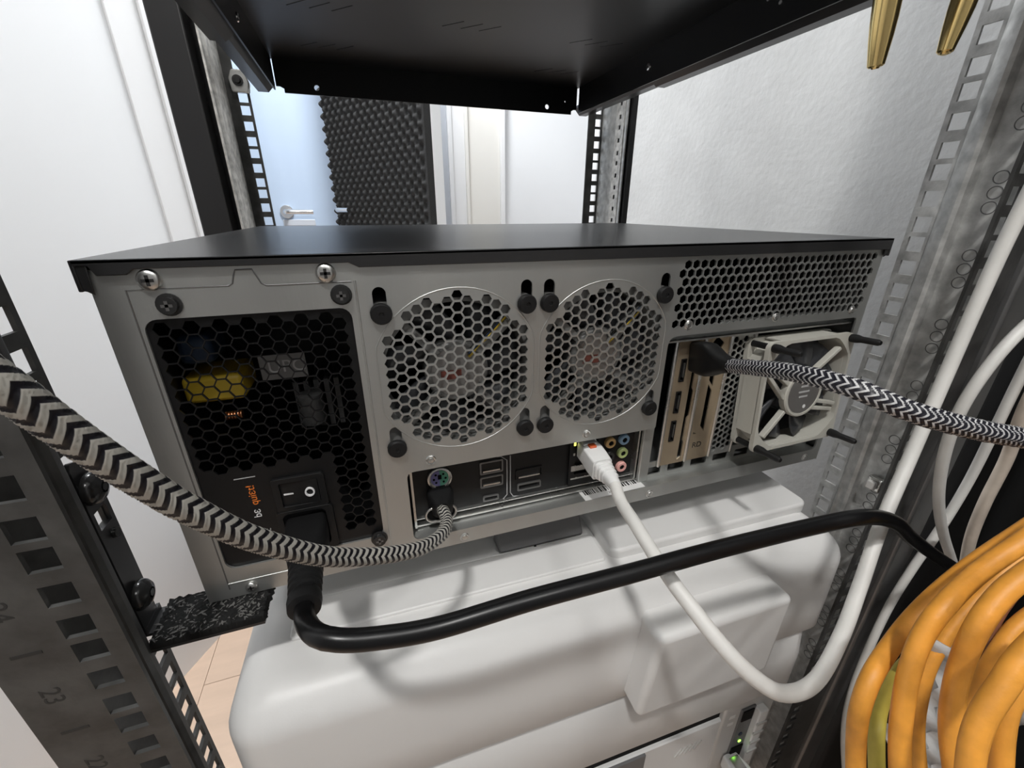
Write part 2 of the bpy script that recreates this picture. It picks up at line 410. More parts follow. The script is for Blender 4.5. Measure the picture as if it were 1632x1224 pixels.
tag(fb.build('acoustic_foam', 'foam', None, smooth=70), 'dark grey egg-crate acoustic foam panel covering the open door', 'acoustic foam')

# low things seen through the gap beside the printer
t = thing('storage_crate', 'dark navy storage crate with a white edge strip on the wooden floor', 'crate', (-110, 640, FZ))
MB().box(-185, 60, 622, 900, FZ, -420).build('crate_body', 'navy', t, bevel=4)
MB().box(-200, -185, 616, 640, FZ, -420).build('edge_strip', 'white_trim', t, bevel=2)
# reddish scratches of the floor, added as two thin raised rods
for k, (a, b) in enumerate((((-262, 590), (-150, 640)), ((-262, 566), (-160, 606)))):
    tag(MB().tube(catmull([(a[0], a[1], FZ+2), ((a[0]+b[0])/2, (a[1]+b[1])/2+2, FZ+2), (b[0], b[1], FZ+2)], 20), 2.0, 8).build('floor_scratch', 'copper'),
        ('longer' if k == 0 else 'shorter')+' thin reddish scratch on the wooden floor', 'wire', 'scratches on the floor')

# ------------------------------------------------------------------ the rack
def eia(z0, lo, hi):
    out = []; k = int((lo-z0)//44.45)
    while z0+44.45*k < hi:
        for dz in (0, 12.7, 28.575):
            z = z0+44.45*k+dz
            if lo+8 < z < hi-8: out.append(z)
        k += 1
    return out
rack = thing('server_rack', 'galvanised server rack with punched mounting posts and black outer frame', 'rack', (215, 200, FZ))
def sq(c, z, w_=9.6): return [(c-w_/2, z-w_/2), (c+w_/2, z-w_/2), (c+w_/2, z+w_/2), (c-w_/2, z+w_/2)]
ZL, ZH = FZ, 760
def near_post(sx):
    """sx=-1 left, +1 right; side plate at X=-28 / 459, flange at Y=-44"""
    X = -28 if sx < 0 else 459
    post = MB()
    holes = [sq(0.2, z) for z in eia(78.3, ZL+80, ZH)]
    plate(post, [(-42, ZL), (8, ZL), (8, ZH), (-42, ZH)], holes, X, X+sx*1.8, 'YZ')
    # rolled ridge standing proud on the inner side
    prof = [(-20.5, 0.4), (-20.3, -3.0), (-19.2, -5.4), (-17, -6.6), (-14, -6.2), (-10.5, -4.2), (-8, -1.8), (-6.4, 0.4)]
    post.prism([(X+sx*d, y) for y, d in prof], ZL, ZH, 'Z')
    p = post.build('post', 'galvanised' if sx > 0 else 'galvanised_shaded', rack, smooth=30)  # same steel on both sides, the left one coloured as in shade
    p['_o'] = tuple(rack['_o'])
    # embossed round knock-outs in threes
    if sx > 0:
        km = None
        for q in range(-7, 5):
            for dz in (0, 8.4, 16.8):
                z = 78.3+44.45*q+dz+23
                if km is None:
                    k_ = MB().tube([(0, 3.5*math.cos(2*PI*i/20), 3.5*math.sin(2*PI*i/20)) for i in range(21)], 0.3, 6, False).build('knockout', 'steel_dark', p, smooth=60, off=(0, 0, 0)); km = k_.data
                else:
                    k_ = bpy.data.objects.new('knockout', km); COL.objects.link(k_); k_.parent = p
                k_.location = (Vector((X, -31, z))-Vector(rack['_o']))*S
    fo = MB()
    xi, xo = (-7, -47) if sx < 0 else (438, 480)
    hc = -18.4 if sx < 0 else 446.6
    plate(fo, [(min(xi, xo), ZL), (max(xi, xo), ZL), (max(xi, xo), ZH), (min(xi, xo), ZH)], [sq(hc, z) for z in eia(79.0, ZL+80, ZH)], -45.8, -44, 'XZ')
    f = fo.build('flange', 'galvanised_shaded', rack, smooth=30)
    f['_o'] = tuple(rack['_o'])
    return f
fL = near_post(-1); fR = near_post(1)
def far_post(sx):
    X = -28 if sx < 0 else 459
    pm_ = MB()
    plate(pm_, [(380, ZL), (447, ZL), (447, ZH), (380, ZH)], [sq(398, z, 5) for z in eia(72.4, ZL+80, ZH)] if sx > 0 else [], X, X+sx*1.8, 'YZ')
    p = pm_.build('post', 'galvanised_lit' if sx < 0 else 'galvanised', rack)
    p['_o'] = tuple(rack['_o'])
    b = MB()
    b.prism([(X-sx*(-0.2), 384), (X-sx*2.4, 388), (X-sx*2.6, 406), (X-sx*(-0.2), 412)], ZL, ZH, 'Z')
    if sx < 0: b.build('rolled_edge', 'galvanised_lit', p, smooth=30)
    else:
        b2 = MB(); plate(b2, [(386, ZL), (407, ZL), (407, ZH), (386, ZH)], [sq(396, z, 5.5) for z in eia(72.4, ZL+80, ZH)], X-0.8, X-0.1, 'YZ'); b2.build('rolled_edge', 'galvanised_lit', p)
    f = MB(); x0, x1 = (-30, -5) if sx < 0 else (436, 461); hc = -12.4 if sx < 0 else 452.2
    plate(f, [(x0, ZL), (x1, ZL), (x1, ZH), (x0, ZH)], [sq(hc, z) for z in eia(72.4, ZL+80, ZH)], 447, 449, 'XZ')
    f.build('flange', 'galvanised_shaded', rack)
far_post(-1); far_post(1)
MB().box(-74, -44, 400, 452, ZL, ZH).build('outer_frame', 'black_paint', rack, bevel=1.5)
MB().box(-44, -33, 425, 446, ZL, ZH).build('outer_frame', 'black_plastic', rack)  # black strip put in for the shadow between frame and post
MB().box(462.5, 470, 374, 446, ZL, ZH).build('outer_frame', 'black_plastic', rack)
MB().box(481, 507, -50, -24, ZL, ZH).build('outer_frame', 'steel_dark', rack, bevel=2)
# unit marks printed on the flanges
for k, n in enumerate(('24', '23', '22', '21')):
    z = 64-44.45*k
    text('unit_number', n, 9, (-36, -45.85, z-3), (0, 0, -1), (1, 0, 0), 'ink_black', fL, 0.05)
    MB().box(-40, -31, -45.95, -45.8, z-25, z-23.6).build('unit_line', 'ink_black', fL)
for k, n in enumerate(('25', '24', '23', '22')):
    z = 149-44.45*k
    text('unit_number', n, 7, (462, -45.85, z), (0, 0, -1), (1, 0, 0), 'ink_black', fR, 0.05)
    MB().box(457, 465, -45.95, -45.8, z-22, z-20.8).build('unit_line', 'ink_black', fR)

# black folded felt hanging beside the rack
fv = []; ny, nz = 120, 3
for j in range(nz+1):
    for i in range(ny+1):
        y = -700+i*(694/ny); fv.append((618+5*math.sin(i*0.9)+3*math.sin(i*0.37), y, FZ+30+j*(1400/nz)))
ff = [(j*(ny+1)+i, j*(ny+1)+i+1, (j+1)*(ny+1)+i+1, (j+1)*(ny+1)+i) for j in range(nz) for i in range(ny)]
o = MB().add(fv, ff).build('black_curtain', 'near_black', None, smooth=80)
md = o.modifiers.new('thickness', 'SOLIDIFY'); md.thickness = 0.0015
tag(o, 'black folded felt curtain hanging beside the right rack post', 'curtain')

# upper shelf of the rack
sh = thing('rack_shelf', 'black steel rack shelf above the computer, seen from below', 'shelf', (215, 437, 313))
pl = MB(); sl = []
for gx, gy in ((322, 273), (323, 373), (62, 272), (62, 372), (192, 273), (322, 120), (62, 120)):
    for q in range(3):
        a = Vector((gx+q*17.5, gy+9)); b = Vector((gx+q*17.5+17, gy-8)); n = Vector((-(b-a).y, (b-a).x)).normalized()*0.7
        sl.append([tuple(a+n), tuple(a-n), tuple(b-n), tuple(b+n)])
plate(pl, [(24, -70), (411, -70), (411, 437), (24, 437)], sl if True else [], 345, 346.5, 'XY')
pl.build('shelf_plate', 'black_shelf', sh)
lp = MB(); plate(lp, [(34, 313), (401, 313), (401, 317), (405, 319), (409, 319), (409, 346), (26, 346), (26, 319), (30, 319), (34, 317)], [circle(69.4, 320.3, 3), circle(364, 320.2, 3), circle(403-12, 328, 1)], 435, 437, 'XZ')
lp.build('rear_lip', 'black_shelf', sh)
MB().box(24, 25.5, -70, 430, 314, 346).build('side_flange', 'black_shelf', sh)
MB().box(409.5, 411, -70, 430, 314, 346).build('side_flange', 'black_shelf', sh)
for sx in (-1, 1):
    def rail(y0, y1, grow, nm):
        xo = 5-grow; xi = 23; zb = 314-grow; zt = 348
        poly = [(xo, zt), (xo, zb), (xo+11, zb), (xi+1, zb+8), (xi+1, zb+11), (xo+11.5, zb+2.5), (xo+1.6, zb+2.5), (xo+1.6, zt)]
        if sx > 0: poly = [(435-x, z) for x, z in poly]
        return MB().prism(poly, y0, y1, 'Y').build(nm, 'black_paint', sh)
    rail(262, 445, 0, 'telescopic_rail'); rail(-70, 268, 2.2, 'telescopic_rail')
    X = 24 if sx < 0 else 411
    screw(sh, (X+(0 if sx < 0 else 0)-sx*0.1, 268, 329), 3.6, 'chrome', (-sx, 0, 0), 3.0)
for y_, z_ in ((120, 335), (108, 329)):
    MB().lathe((409.3, y_, z_), (-1, 0, 0), [(1.6, 0), (1.4, 0.8)], 10).build('rivet', 'chrome', sh)
# cage nut and bolt holding the shelf on the far left post
cn = thing('cage_nut', 'zinc cage nut with bolt on the far left rack post under the shelf', 'cage nut', (-12.4, 446, 321))
MB().prism(round_corners([(-21, 311), (-4, 311), (-2, 321), (-6, 333), (-18, 333), (-22, 324)], [2]*6), 439, 446.8, 'Y').build('cage', 'steel_shiny', cn, bevel=1)
MB().lathe((-13, 439, 322), (0, -1, 0), [(5.5, 0), (5.5, 1.5), (3.4, 1.6), (3.0, 5)], 20).build('bolt', 'chrome_dark', cn, smooth=40)
cn = thing('cage_nut', 'zinc cage nut clipped in the right near rack post behind the white cables', 'cage nut', (457, -30, -8))
MB().box(452, 457.2, -37, -27, -14, -3).build('cage', 'steel_shiny', cn, bevel=1)
MB().box(448, 452, -35, -29, -12, -5).build('nut', 'light_grey_plastic', cn, bevel=1)

# angle rail on the left posts that carries the computer
ra = thing('support_rail', 'black angle rail screwed to the left near post under the computer', 'rail', (0, 100, -5))
e = MB(); plate(e, round_corners([(-5.6, -6), (8, -6), (8, 83), (2, 91), (-4, 93), (-5.6, 90)], [0, 0, 2, 3, 1, 0.5]), [sq(1, 62.4, 9)], -27.9, -26.2, 'YZ')
e.build('mounting_ear', 'black_paint', ra)
MB().prism([(-27.6, -7), (27, -7), (27, -5.4), (-26, -5.4), (-26, -2), (-27.6, -2)], -5, 11, 'Y').build('ledge', 'black_paint', ra)
MB().box(4, 27, 11, 430, -7, -5.4).build('ledge_arm', 'black_paint', ra)
MB().box(-22.5, 27, -15.5, -5, -7, -5.4).build('ledge_front', 'black_paint', ra)
for z in (78.2, 15.9):
    b = MB().lathe((-26.1, -0.4, z), (1, 0, 0), [(5.4, 0), (5.4, 0.8), (7.4, 0.9), (7.4, 1.7), (6.9, 3.2), (5.4, 4.8), (2.6, 5.9), (2.4, 4.8)], 28).build('bolt', 'black_gloss', ra, smooth=50)
    b['_o'] = tuple(ra['_o'])
    MB().lathe((-20.5, -0.4, z), (1, 0, 0), [(1.9, 0), (1.9, 0.4)], 6).build('hex_socket', 'chrome_dark', b)
MB().lathe((-26.1, 2.5, 52), (1, 0, 0), [(2.4, 0), (2.2, 1.6)], 14).build('small_screw', 'chrome_dark', ra, smooth=40)
# right rail (its ledge is hidden under the case)
rb = thing('support_rail', 'black angle rail on the right posts, behind the expansion slots', 'rail', (430, 100, -5))
MB().prism([(458, -7), (404, -7), (404, -5.4), (456, -5.4), (456, -2), (458, -2)], 20, 430, 'Y').build('ledge', 'black_paint', rb)
# crumb rubber mat between rail and case
mm = MB(); nx, ny_ = 76, 26; vs = []
def crumb(x, y): return 1.1*math.sin(x*1.7+math.sin(y*2.3)*2)+1.0*math.sin(y*2.1+math.cos(x*1.3)*2)-1.2
for j in range(ny_+1):
    for i in range(nx+1):
        x = -21+i*49/nx; y = -15.5+j*26/ny_
        if i == nx: x += random.uniform(-1.4, 1.2)
        vs.append((x, y, -0.5+0.35*crumb(x, y)-(0.6 if j == 0 else 0)))
n0 = len(vs); vs += [(p[0], p[1], -5.3) for p in vs]
fs = [(j*(nx+1)+i, j*(nx+1)+i+1, (j+1)*(nx+1)+i+1, (j+1)*(nx+1)+i) for j in range(ny_) for i in range(nx)]
fs += [tuple(q+n0 for q in reversed(f)) for f in fs]
ed = [i for i in range(nx+1)]+[(j+1)*(nx+1)-1 for j in range(1, ny_+1)]+[ny_*(nx+1)+i for i in range(nx-1, -1, -1)]+[j*(nx+1) for j in range(ny_-1, 0, -1)]
for q in range(len(ed)): a, b = ed[q], ed[(q+1) % len(ed)]; fs.append((b, a, a+n0, b+n0))
rm = thing('rubber_mat', 'black crumb rubber mat strip with grey flecks under the left case corner', 'mat', (0, 0, -5.3))
MB().add(vs, fs).build('mat_body', 'rubber_crumb', rm, smooth=60)
ck = MB()
for q in range(330):
    x = random.uniform(-20.5, 26); y = random.uniform(-15, 9); a = random.uniform(0, PI); l = random.uniform(0.4, 2.4); w_ = random.uniform(0.15, 0.7); z = -0.45+0.35*crumb(x, y)
    u = Vector((math.cos(a)*l, math.sin(a)*l, random.uniform(-0.2, 0.3))); v = Vector((-math.sin(a)*w_, math.cos(a)*w_, 0)); c = Vector((x, y, z))
    ck.add([c-u, c+v+Vector((0,0,0.25)), c+u, c-v+Vector((0,0,0.2))], [(0,1,2,3)])
g = ck.build('grey_crumbs', 'crumb_light', rm); g['kind'] = 'stuff'

# ------------------------------------------------------------------ the computer in its 4U case
W, H, DEP = 430.0, 168.0, 335.0
pc = thing('rack_computer', 'wide steel rack computer case with black lid, rear side facing out', 'computer', (215, 0, 0))
# rear panel: one sheet with every cut-out
holes = []
F1, F2 = (101.9, 144.7), (185.3, 144.4); SP = 71.0
def fan_holes(cx, cz, flat_x=38.5, R=41.5, p=5.62, r=2.72):
    out = []; cw = p*0.866
    for i in range(-10, 11):
        for j in range(-9, 10):
            x = i*cw; z = j*p+(p/2 if i % 2 else 0)
            if x*x+z*z < (R-1.5)**2 and abs(x) < flat_x-1.0: out.append(hexa(cx+x, cz+z, r, True))
    return out
holes += fan_holes(F1[0]+SP/2, F1[1]-SP/2+2.4); holes += fan_holes(F2[0]+SP/2, F2[1]-SP/2+2.0, 37.5, 41)
pegs = [(F[0]+dx*SP, F[1]-dz*SP) for F in (F1, F2) for dx in (0, 1) for dz in (0, 1)]
for x, z in pegs:
    holes.append([(x+3.0*math.cos(math.radians(a)), z+9+3.0*math.sin(math.radians(a))) for a in range(0, 181, 20)]+[(x+5.0*math.cos(math.radians(a)), z+5.0*math.sin(math.radians(a))) for a in range(127, 414, 22)])
for j in range(8):
    for i in range(28):
        x = 267.5+i*5.62+(2.81 if j % 2 == 0 else 0); z = 160.2-j*4.87
        if x < 422.5: holes.append(hexa(x, z, 2.75, False))
holes.append(rrect(12.1, 89.3, 18.6, 148.4, 5))
op = round_corners([(105.2, 10.4), (424.5, 10.4), (424.5, 118.6), (264.3, 118.6), (264.3, 57), (105.2, 57)], [4, 4, 4, 6, 1.5, 4])
holes.append(op)
panel = MB(); plate(panel, [(0, 0), (W, 0), (W, H), (0, H)], holes, 0, 1.2, 'XZ')
rp = panel.build('rear_panel', 'steel', pc); rp['_o'] = tuple(pc['_o'])
# pressed frame lines on the panel
def ridge(pts, r, name='pressed_line', m_='steel', closed=False, par=rp):
    pp = [Vector(p) for p in pts]; mb = MB()
    mb.tube(pp, r, 8, True); return mb.build(name, m_, par, smooth=50)
ridge([(92.4, 0.1, 160), (92.4, 0.1, 6)], 0.55)
gl = [(10.5, 0.05, 6), (10.5, 0.05, 160.2), (44.5, 0.05, 160.2)]+[(46, 0.05, 161), (47, 0.05, 164), (48, 0.05, 166.2), (54, 0.05, 166.3), (55, 0.05, 164), (56.4, 0.05, 160.6), (58, 0.05, 159.6), (91, 0.05, 159.6)]
ridge(gl, 0.35, 'pressed_line', 'steel_dark')
ridge([(10.5, 0.05, 9.5), (50, 0.05, 9.5)], 0.45)
# embossed rims round the two fan grilles
for F in (F1, F2):
    cx, cz = F[0]+SP/2, F[1]-SP/2+2.2; loop = []
    for a in range(0, 361, 6):
        x = 43.2*math.cos(math.radians(a)); z = 43.2*math.sin(math.radians(a)); loop.append((cx+max(-40, min(40, x)), 0.2, cz+z))
    ridge(loop, 0.45, 'grille_rim')
for x, z in pegs:
    pg = MB().lathe((x, 2, z), (0, -1, 0), [(2.6, 0), (2.6, 2.2), (4.9, 2.4), (4.9, 4.2), (4.3, 5.0), (1.2, 5.1), (1.0, 4.6)], 22).build('rubber_peg', 'black_rubber', pc, smooth=45)
for x, z in ((118.7, 62.6), (213.7, 61.8), (277, 125), (346, 124.4), (416, 124.4), (267.7, 4.2), (415.4, 4.2), (135, 4.2)):
    MB().lathe((x, 0, z), (0, -1, 0), [(2.9, -0.2), (2.9, 0.3), (2.4, 0.7), (1.7, 0.5), (1.5, 0.9), (0.7, 1.0)], 18).build('rivet', 'steel_shiny', pc, smooth=40)
for x, z in ((19.1, 163.7), (81.3, 163.7)): screw(pc, (x, 0, z), 4.1, 'steel_shiny', head=2.4)
screw(pc, (20.3, 0, 5.2), 2.9, 'steel_shiny', head=2.0); screw(pc, (86, -0.2, 6.0), 2.6, 'steel_shiny', head=1.8)
for x, z in ((22.9, 154.0), (86.2, 154.2), (86.6, 17.8)): screw(pc, (x, 0, z), 3.9, 'black_gloss', head=3.2, dome=False, slot='steel_dark')
# lid with a folded rear edge, side skirts and corner tabs
ld = MB()
ld.box(-2, W+2, -2.2, DEP, 170.2, 171.7)
ld.prism([(-2, 171.7), (W+2, 171.7), (W+2, 164.6), (262, 165.0), (95, 165.7), (91, 167.8), (16, 168), (13.2, 166), (4.2, 166), (2.4, 169.6), (-2, 169.6)], -2.2, -0.9, 'Y')
ld.box(-2.6, -1.2, -2.2, DEP, 160.5, 171.7); ld.box(W+1.2, W+2.6, -2.2, DEP, 160.5, 171.7)
ld.prism([(-2.4, 171), (2.0, 171), (1.6, 159), (-0.4, 160.4), (-2.4, 161)], -1.6, -0.9, 'Y')
ld.prism([(W+2.4, 171), (W-1.6, 169), (W-1.6, 159.6), (W+0.6, 160.8), (W+2.4, 161)], -1.6, -0.9, 'Y')
lo = ld.build('lid', 'black_paint', pc, bevel=0.35, seg=2)
# body
MB().box(-0.4, 1.2, 1.2, DEP, 0, 166).build('side_wall', 'steel_dark', pc)
MB().box(W-1.2, W+0.4, 1.2, DEP, 0, 166).build('side_wall', 'steel_dark', pc)
MB().box(0, W, 1.2, DEP, 0, 1.4).build('bottom_plate', 'steel', pc)
MB().box(0, W, DEP, DEP+2, 0, 171).build('front_wall', 'black_paint', pc)
MB().box(1.5, W-1.5, 120, 122, 1.5, 166).build('inner_bulkhead', 'near_black', pc)
MB().box(92.6, 93.8, 1.4, 120, 1.5, 166).build('inner_divider', 'near_black', pc)
# ledge under the ports
MB().box(104, 426, 0.2, 15, 9.2, 10.3).build('port_ledge', 'steel', pc)
st = MB().box(-23.5, 23.5, -5.6, 5.6, 0, 0.15).build('barcode_label', 'sticker_white', pc, off=(0, 0, 0))
st.location = (Vector((240.5, 6.2, 10.35))-Vector(pc['_o']))*S; st.rotation_euler = (0, 0, 0.02); st['label'] = 'white paper label printed with a barcode'
x = -21
while x < 21:
    w_ = random.choice((0.5, 0.9, 1.4)); MB().box(x, x+w_, -0.6, 4.2, 0.15, 0.22).build('barcode_bar', 'ink_black', st, off=(0,0,0)); x += w_+random.choice((0.5, 0.8, 1.2))
text('label_lettering', '350475', 3.0, (0, -3.0, 0.2), (1, 0, 0), (0, 1, 0), 'ink_black', st, 0.02)

# --- power supply
ps = bpy.data.objects.new('power_supply', None); COL.objects.link(ps); ps.parent = pc; ps['_o'] = tuple(pc['_o']); ps['label'] = 'black power supply behind hexagon grille'
fh = []
cw, p = 5.9*0.866, 5.9
for i in range(0, 15):
    for j in range(0, 23):
        x = 17+i*cw; z = 144-j*p-(p/2 if i % 2 else 0)
        ok = (15.5 < x < 86.5 and z > 76) or (x > 68.5 and x < 86.5 and z > 26 and z <= 76)
        if ok and z > 21: fh.append(hexa(x, z, 3.12, True))
fp = MB(); plate(fp, [(7, 12), (91.5, 12), (91.5, 152), (7, 152)], fh+[rrect(41.5, 64, 47.8, 66, 1), rrect(42, 63, 21.5, 46.5, 2)], 1.4, 2.3, 'XZ')
fp.build('grille_plate', 'psu_black', ps)
b = MB(); b.box(7, 91.5, 100, 101, 12, 152); b.box(7, 8, 2.3, 100, 12, 152); b.box(90.5, 91.5, 2.3, 100, 12, 152); b.box(7, 91.5, 2.3, 100, 12, 13); b.box(7, 91.5, 2.3, 100, 151, 152)
b.build('housing', 'psu_black', ps)
MB().box(9, 34, 22, 50, 102, 115).build('transformer', 'yellow_part', ps, bevel=2)
MB().box(12, 26, 20, 44, 122, 136).build('capacitor', 'dim_blue', ps, bevel=3)
cl = MB()
for k in range(6): cl.lathe((24+k*1.3, 20, 95), (1, 0, 0), [(1.9, 0), (2.2, 0.4), (2.2, 0.7), (1.9, 1.0)], 14)
cl.build('coil', 'copper', ps, smooth=50)
MB().box(42, 63, 26, 28, 109, 122).build('heatsink_label', 'steel_dark', ps)
text('heatsink_lettering', 'UPC', 9, (54, 25.8, 115.5), (1, 0, 0), (0, 0, 1), 'ink_grey', ps, 0.1)
for k in range(5): MB().box(54+k*5, 56.5+k*5, 30, 60, 78, 105).build('heatsink_fin', 'psu_grey', ps)
MB().lathe((62, 24, 84), (0, 0, 1), [(6, 0), (6, 16)], 18).build('capacitor', 'psu_grey', ps, smooth=40)
# switch
sw = MB(); plate(sw, rrect(40.8, 64.8, 47.3, 66.6, 1.5), [rrect(44, 61.5, 50, 64, 0.8)], -0.4, 1.6, 'XZ')
so = sw.build('switch_bezel', 'black_plastic', ps, bevel=0.3); so['_o'] = tuple(pc['_o'])
MB().add([(44.1, 2.2, 50.1), (61.4, 1.0, 50.1), (61.4, 1.0, 63.9), (44.1, 2.2, 63.9), (44.1, 0.9, 50.1), (53, 0.2, 50.1), (61.4, -0.9, 50.1), (61.4, -0.9, 63.9), (53, 0.2, 63.9), (44.1, 0.9, 63.9)],
    [(0,4,5,6,1), (3,2,7,8,9), (4,9,8,5), (5,8,7,6), (0,3,9,4), (1,6,7,2), (0,1,2,3)]).build('rocker', 'black_plastic', so)
MB().box(45.2, 49.6, 0.42, 0.8, 56.5, 57.3).build('on_mark', 'ink_white', so)
rg = MB(); plate(rg, [(57.3+2.3*math.cos(2*PI*k/20), 57+2.6*math.sin(2*PI*k/20)) for k in range(20)], [[(57.3+1.6*math.cos(2*PI*k/20), 57+1.9*math.sin(2*PI*k/20)) for k in range(20)]], -1.3, -0.3, 'XZ'); rg.build('off_mark', 'ink_white', so)
inl = MB(); plate(inl, rrect(39.6, 66, 19.4, 47.2, 2), [rrect(42.4, 62.6, 22, 45.6, 3)], -0.6, 1.6, 'XZ')
inl.build('inlet_bezel', 'black_plastic', ps, bevel=0.4)
text('brand_lettering', 'b\u025b', 5.0, (31.8, 1.32, 46.0), (0, 0, 1), (-1, 0, 0), 'ink_white', ps, 0.04, 'LEFT')
text('brand_lettering', 'qui\u025bt!', 5.0, (31.8, 1.32, 53.6), (0, 0, 1), (-1, 0, 0), 'ink_orange', ps, 0.04, 'LEFT')
text('voltage_lettering', '240Vac', 4.0, (34.4, 1.32, 26.4), (0, 0, 1), (-1, 0, 0), 'ink_grey', ps, 0.04, 'LEFT')
MB().box(26, 35, 1.2, 1.38, 69.6, 70).build('label_line', 'ink_grey', ps)

# --- two system fans behind the grilles
def sysfan(cx, cz, rot0, dot):
    f = bpy.data.objects.new('system_fan', None); COL.objects.link(f); f.parent = pc; f['_o'] = tuple(pc['_o'])
    fr = MB(); plate(fr, rrect(cx-40, cx+40, cz-40, cz+40, 4), [circle(cx, cz, 38.4, 40)], 3.2, 26, 'XZ'); fr.build('frame', 'fan_grey', f)
    MB().lathe((cx, 8, cz), (0, 1, 0), [(16, 0), (17, 1), (17, 14)], 28).build('hub', 'fan_grey', f, smooth=40)
    MB().lathe((cx, 7.8, cz), (0, 1, 0), [(14, 0), (14, 0.2)], 28).build('hub_sticker', 'sticker_silver', f)
    MB().box(cx-9, cx+2, 7.5, 7.8, cz-4, cz+1).build('sticker_mark', 'dark_red', f)
    for k in range(4):
        a = rot0+k*PI/2; u = Vector((math.cos(a), 0, math.sin(a))); v = Vector((-math.sin(a), 0, math.cos(a))); c0 = Vector((cx, 0, cz))
        q = [c0+u*15+v*2, c0+u*39.5+v*2, c0+u*39.5-v*2, c0+u*15-v*2]
        mb = MB(); mb.add([(p_.x, 5, p_.z) for p_ in q]+[(p_.x, 9, p_.z) for p_ in q], [(0,1,2,3),(7,6,5,4),(0,4,5,1),(1,5,6,2),(2,6,7,3),(3,7,4,0)]); mb.build('strut', 'fan_grey', f)
    for k in range(7):
        a0 = 2*PI*k/7; vs = []
        for i in range(6):
            r = 17+i*4.1
            for s_, y in ((-0.34, 12), (0, 15.5), (0.34, 21)):
                a = a0+s_+i*0.07; vs.append((cx+r*math.cos(a), y, cz+r*math.sin(a)))
        o_ = MB().add(vs, [(i*3+j, i*3+j+1, i*3+j+4, i*3+j+3) for i in range(5) for j in range(2)]).build('blade', 'fan_blade', f, smooth=60)
        md = o_.modifiers.new('thickness', 'SOLIDIFY'); md.thickness = 0.0014
    for k, m_ in enumerate(('yellow_part', 'dim_blue', 'ink_black')):
        MB().tube(catmull([(cx+6, 6.5, cz+8+k*1.6), (cx+20, 5.2, cz+22+k*1.6), (cx+34, 5, cz+38+k*1.6)], 4), 0.75, 8).build('wire', m_, f, smooth=60)
sysfan(F1[0]+SP/2, F1[1]-SP/2, 0.75, 1); sysfan(F2[0]+SP/2, F2[1]-SP/2, 0.85, 1)

# --- port shield and its sockets
IY = 14.0
io = bpy.data.objects.new('port_shield', None); COL.objects.link(io); io.parent = pc; io['_o'] = tuple(pc['_o'])
MB().box(106.5, 262, IY, IY+1, 10.5, 60).build('shield_plate', 'psu_black', io)
MB().box(107, 108.3, 8, IY, 11.5, 58).build('shield_edge', 'steel_shiny', io)
MB().box(107, 262, 9, IY, 11.5, 12.6).build('shield_edge', 'steel_shiny', io)
MB().box(107, 262, 11.5, IY, 14.6, 15.3).build('shield_edge', 'steel_shiny', io)
MB().box(259.3, 260.4, 9, IY, 12, 58).build('shield_edge', 'steel_shiny', io)
MB().box(261.2, 269, 6, 9, 10.4, 60).build('corner_post', 'steel', io, bevel=0.6)
# PS/2 socket half purple, half green
cx, cz = 124.3, 40.6
MB().lathe((cx, IY, cz), (0, -1, 0), [(7.3, 0), (7.3, 1.6), (6.3, 1.8), (6.3, 0.6)], 30).build('ps2_rim', 'steel_shiny', io, smooth=40)
for sgn, m_ in ((-1, 'ps2_purple'), (1, 'ps2_green')):
    pts = [(cx+sgn*5.4*math.sin(PI*k/14), cz+5.4*math.cos(PI*k/14)) for k in range(15)]
    MB().prism(pts, IY-1.0, IY-0.2, 'Y').build('ps2_half', m_, io)
for a in (40, 95, 140, 220, 265, 320):
    MB().cyl((cx+3.5*math.sin(math.radians(a)), IY-1.2, cz+3.5*math.cos(math.radians(a))), (0, 1, 0), 0.7, 0.4, 10).build('pin_hole', 'near_black', io)
MB().box(cx-1.1, cx+1.1, IY-1.2, IY-0.9, cz-0.6, cz+2.4).build('pin_key', 'near_black', io)
# printed frame line
fl_ = [(150, 10.5), (166, 14), (166, 47), (162, 50), (148, 50)]
ridge([(x, IY-0.1, z) for x, z in [(150, 50), (163, 47.5), (166.8, 44), (166.8, 18), (163, 14)]], 0.35, 'printed_line', 'ink_grey', par=io)
ridge([(x, IY-0.1, z) for x, z in [(169, 47), (169, 19), (171, 15.5), (178, 14.5)]], 0.35, 'printed_line', 'ink_grey', par=io)
for (x0, x1, z0, z1, nm) in ((149, 164, 37, 46, 'usb_socket'), (149, 164, 27, 35, 'usb_socket'), (150.5, 161, 16.2, 20.6, 'usb_c_socket'), (172.5, 191, 27.6, 35.4, 'displayport_socket'), (173.5, 190, 19.2, 24.6, 'hdmi_socket')):
    sk = MB(); plate(sk, rrect(x0, x1, z0, z1, 1), [rrect(x0+1, x1-1, z0+1.2, z1-1, 0.6)], IY-1.0, IY, 'XZ')
    s_ = sk.build(nm, 'steel_dark' if nm != 'displayport_socket' else 'psu_black', io); s_['_o'] = tuple(pc['_o'])
    MB().box(x0+2, x1-2, IY-0.8, IY-0.1, z0+1.4, z0+2.3).build('tongue', 'steel_shiny' if nm in ('displayport_socket', 'usb_socket') else 'black_plastic', s_)
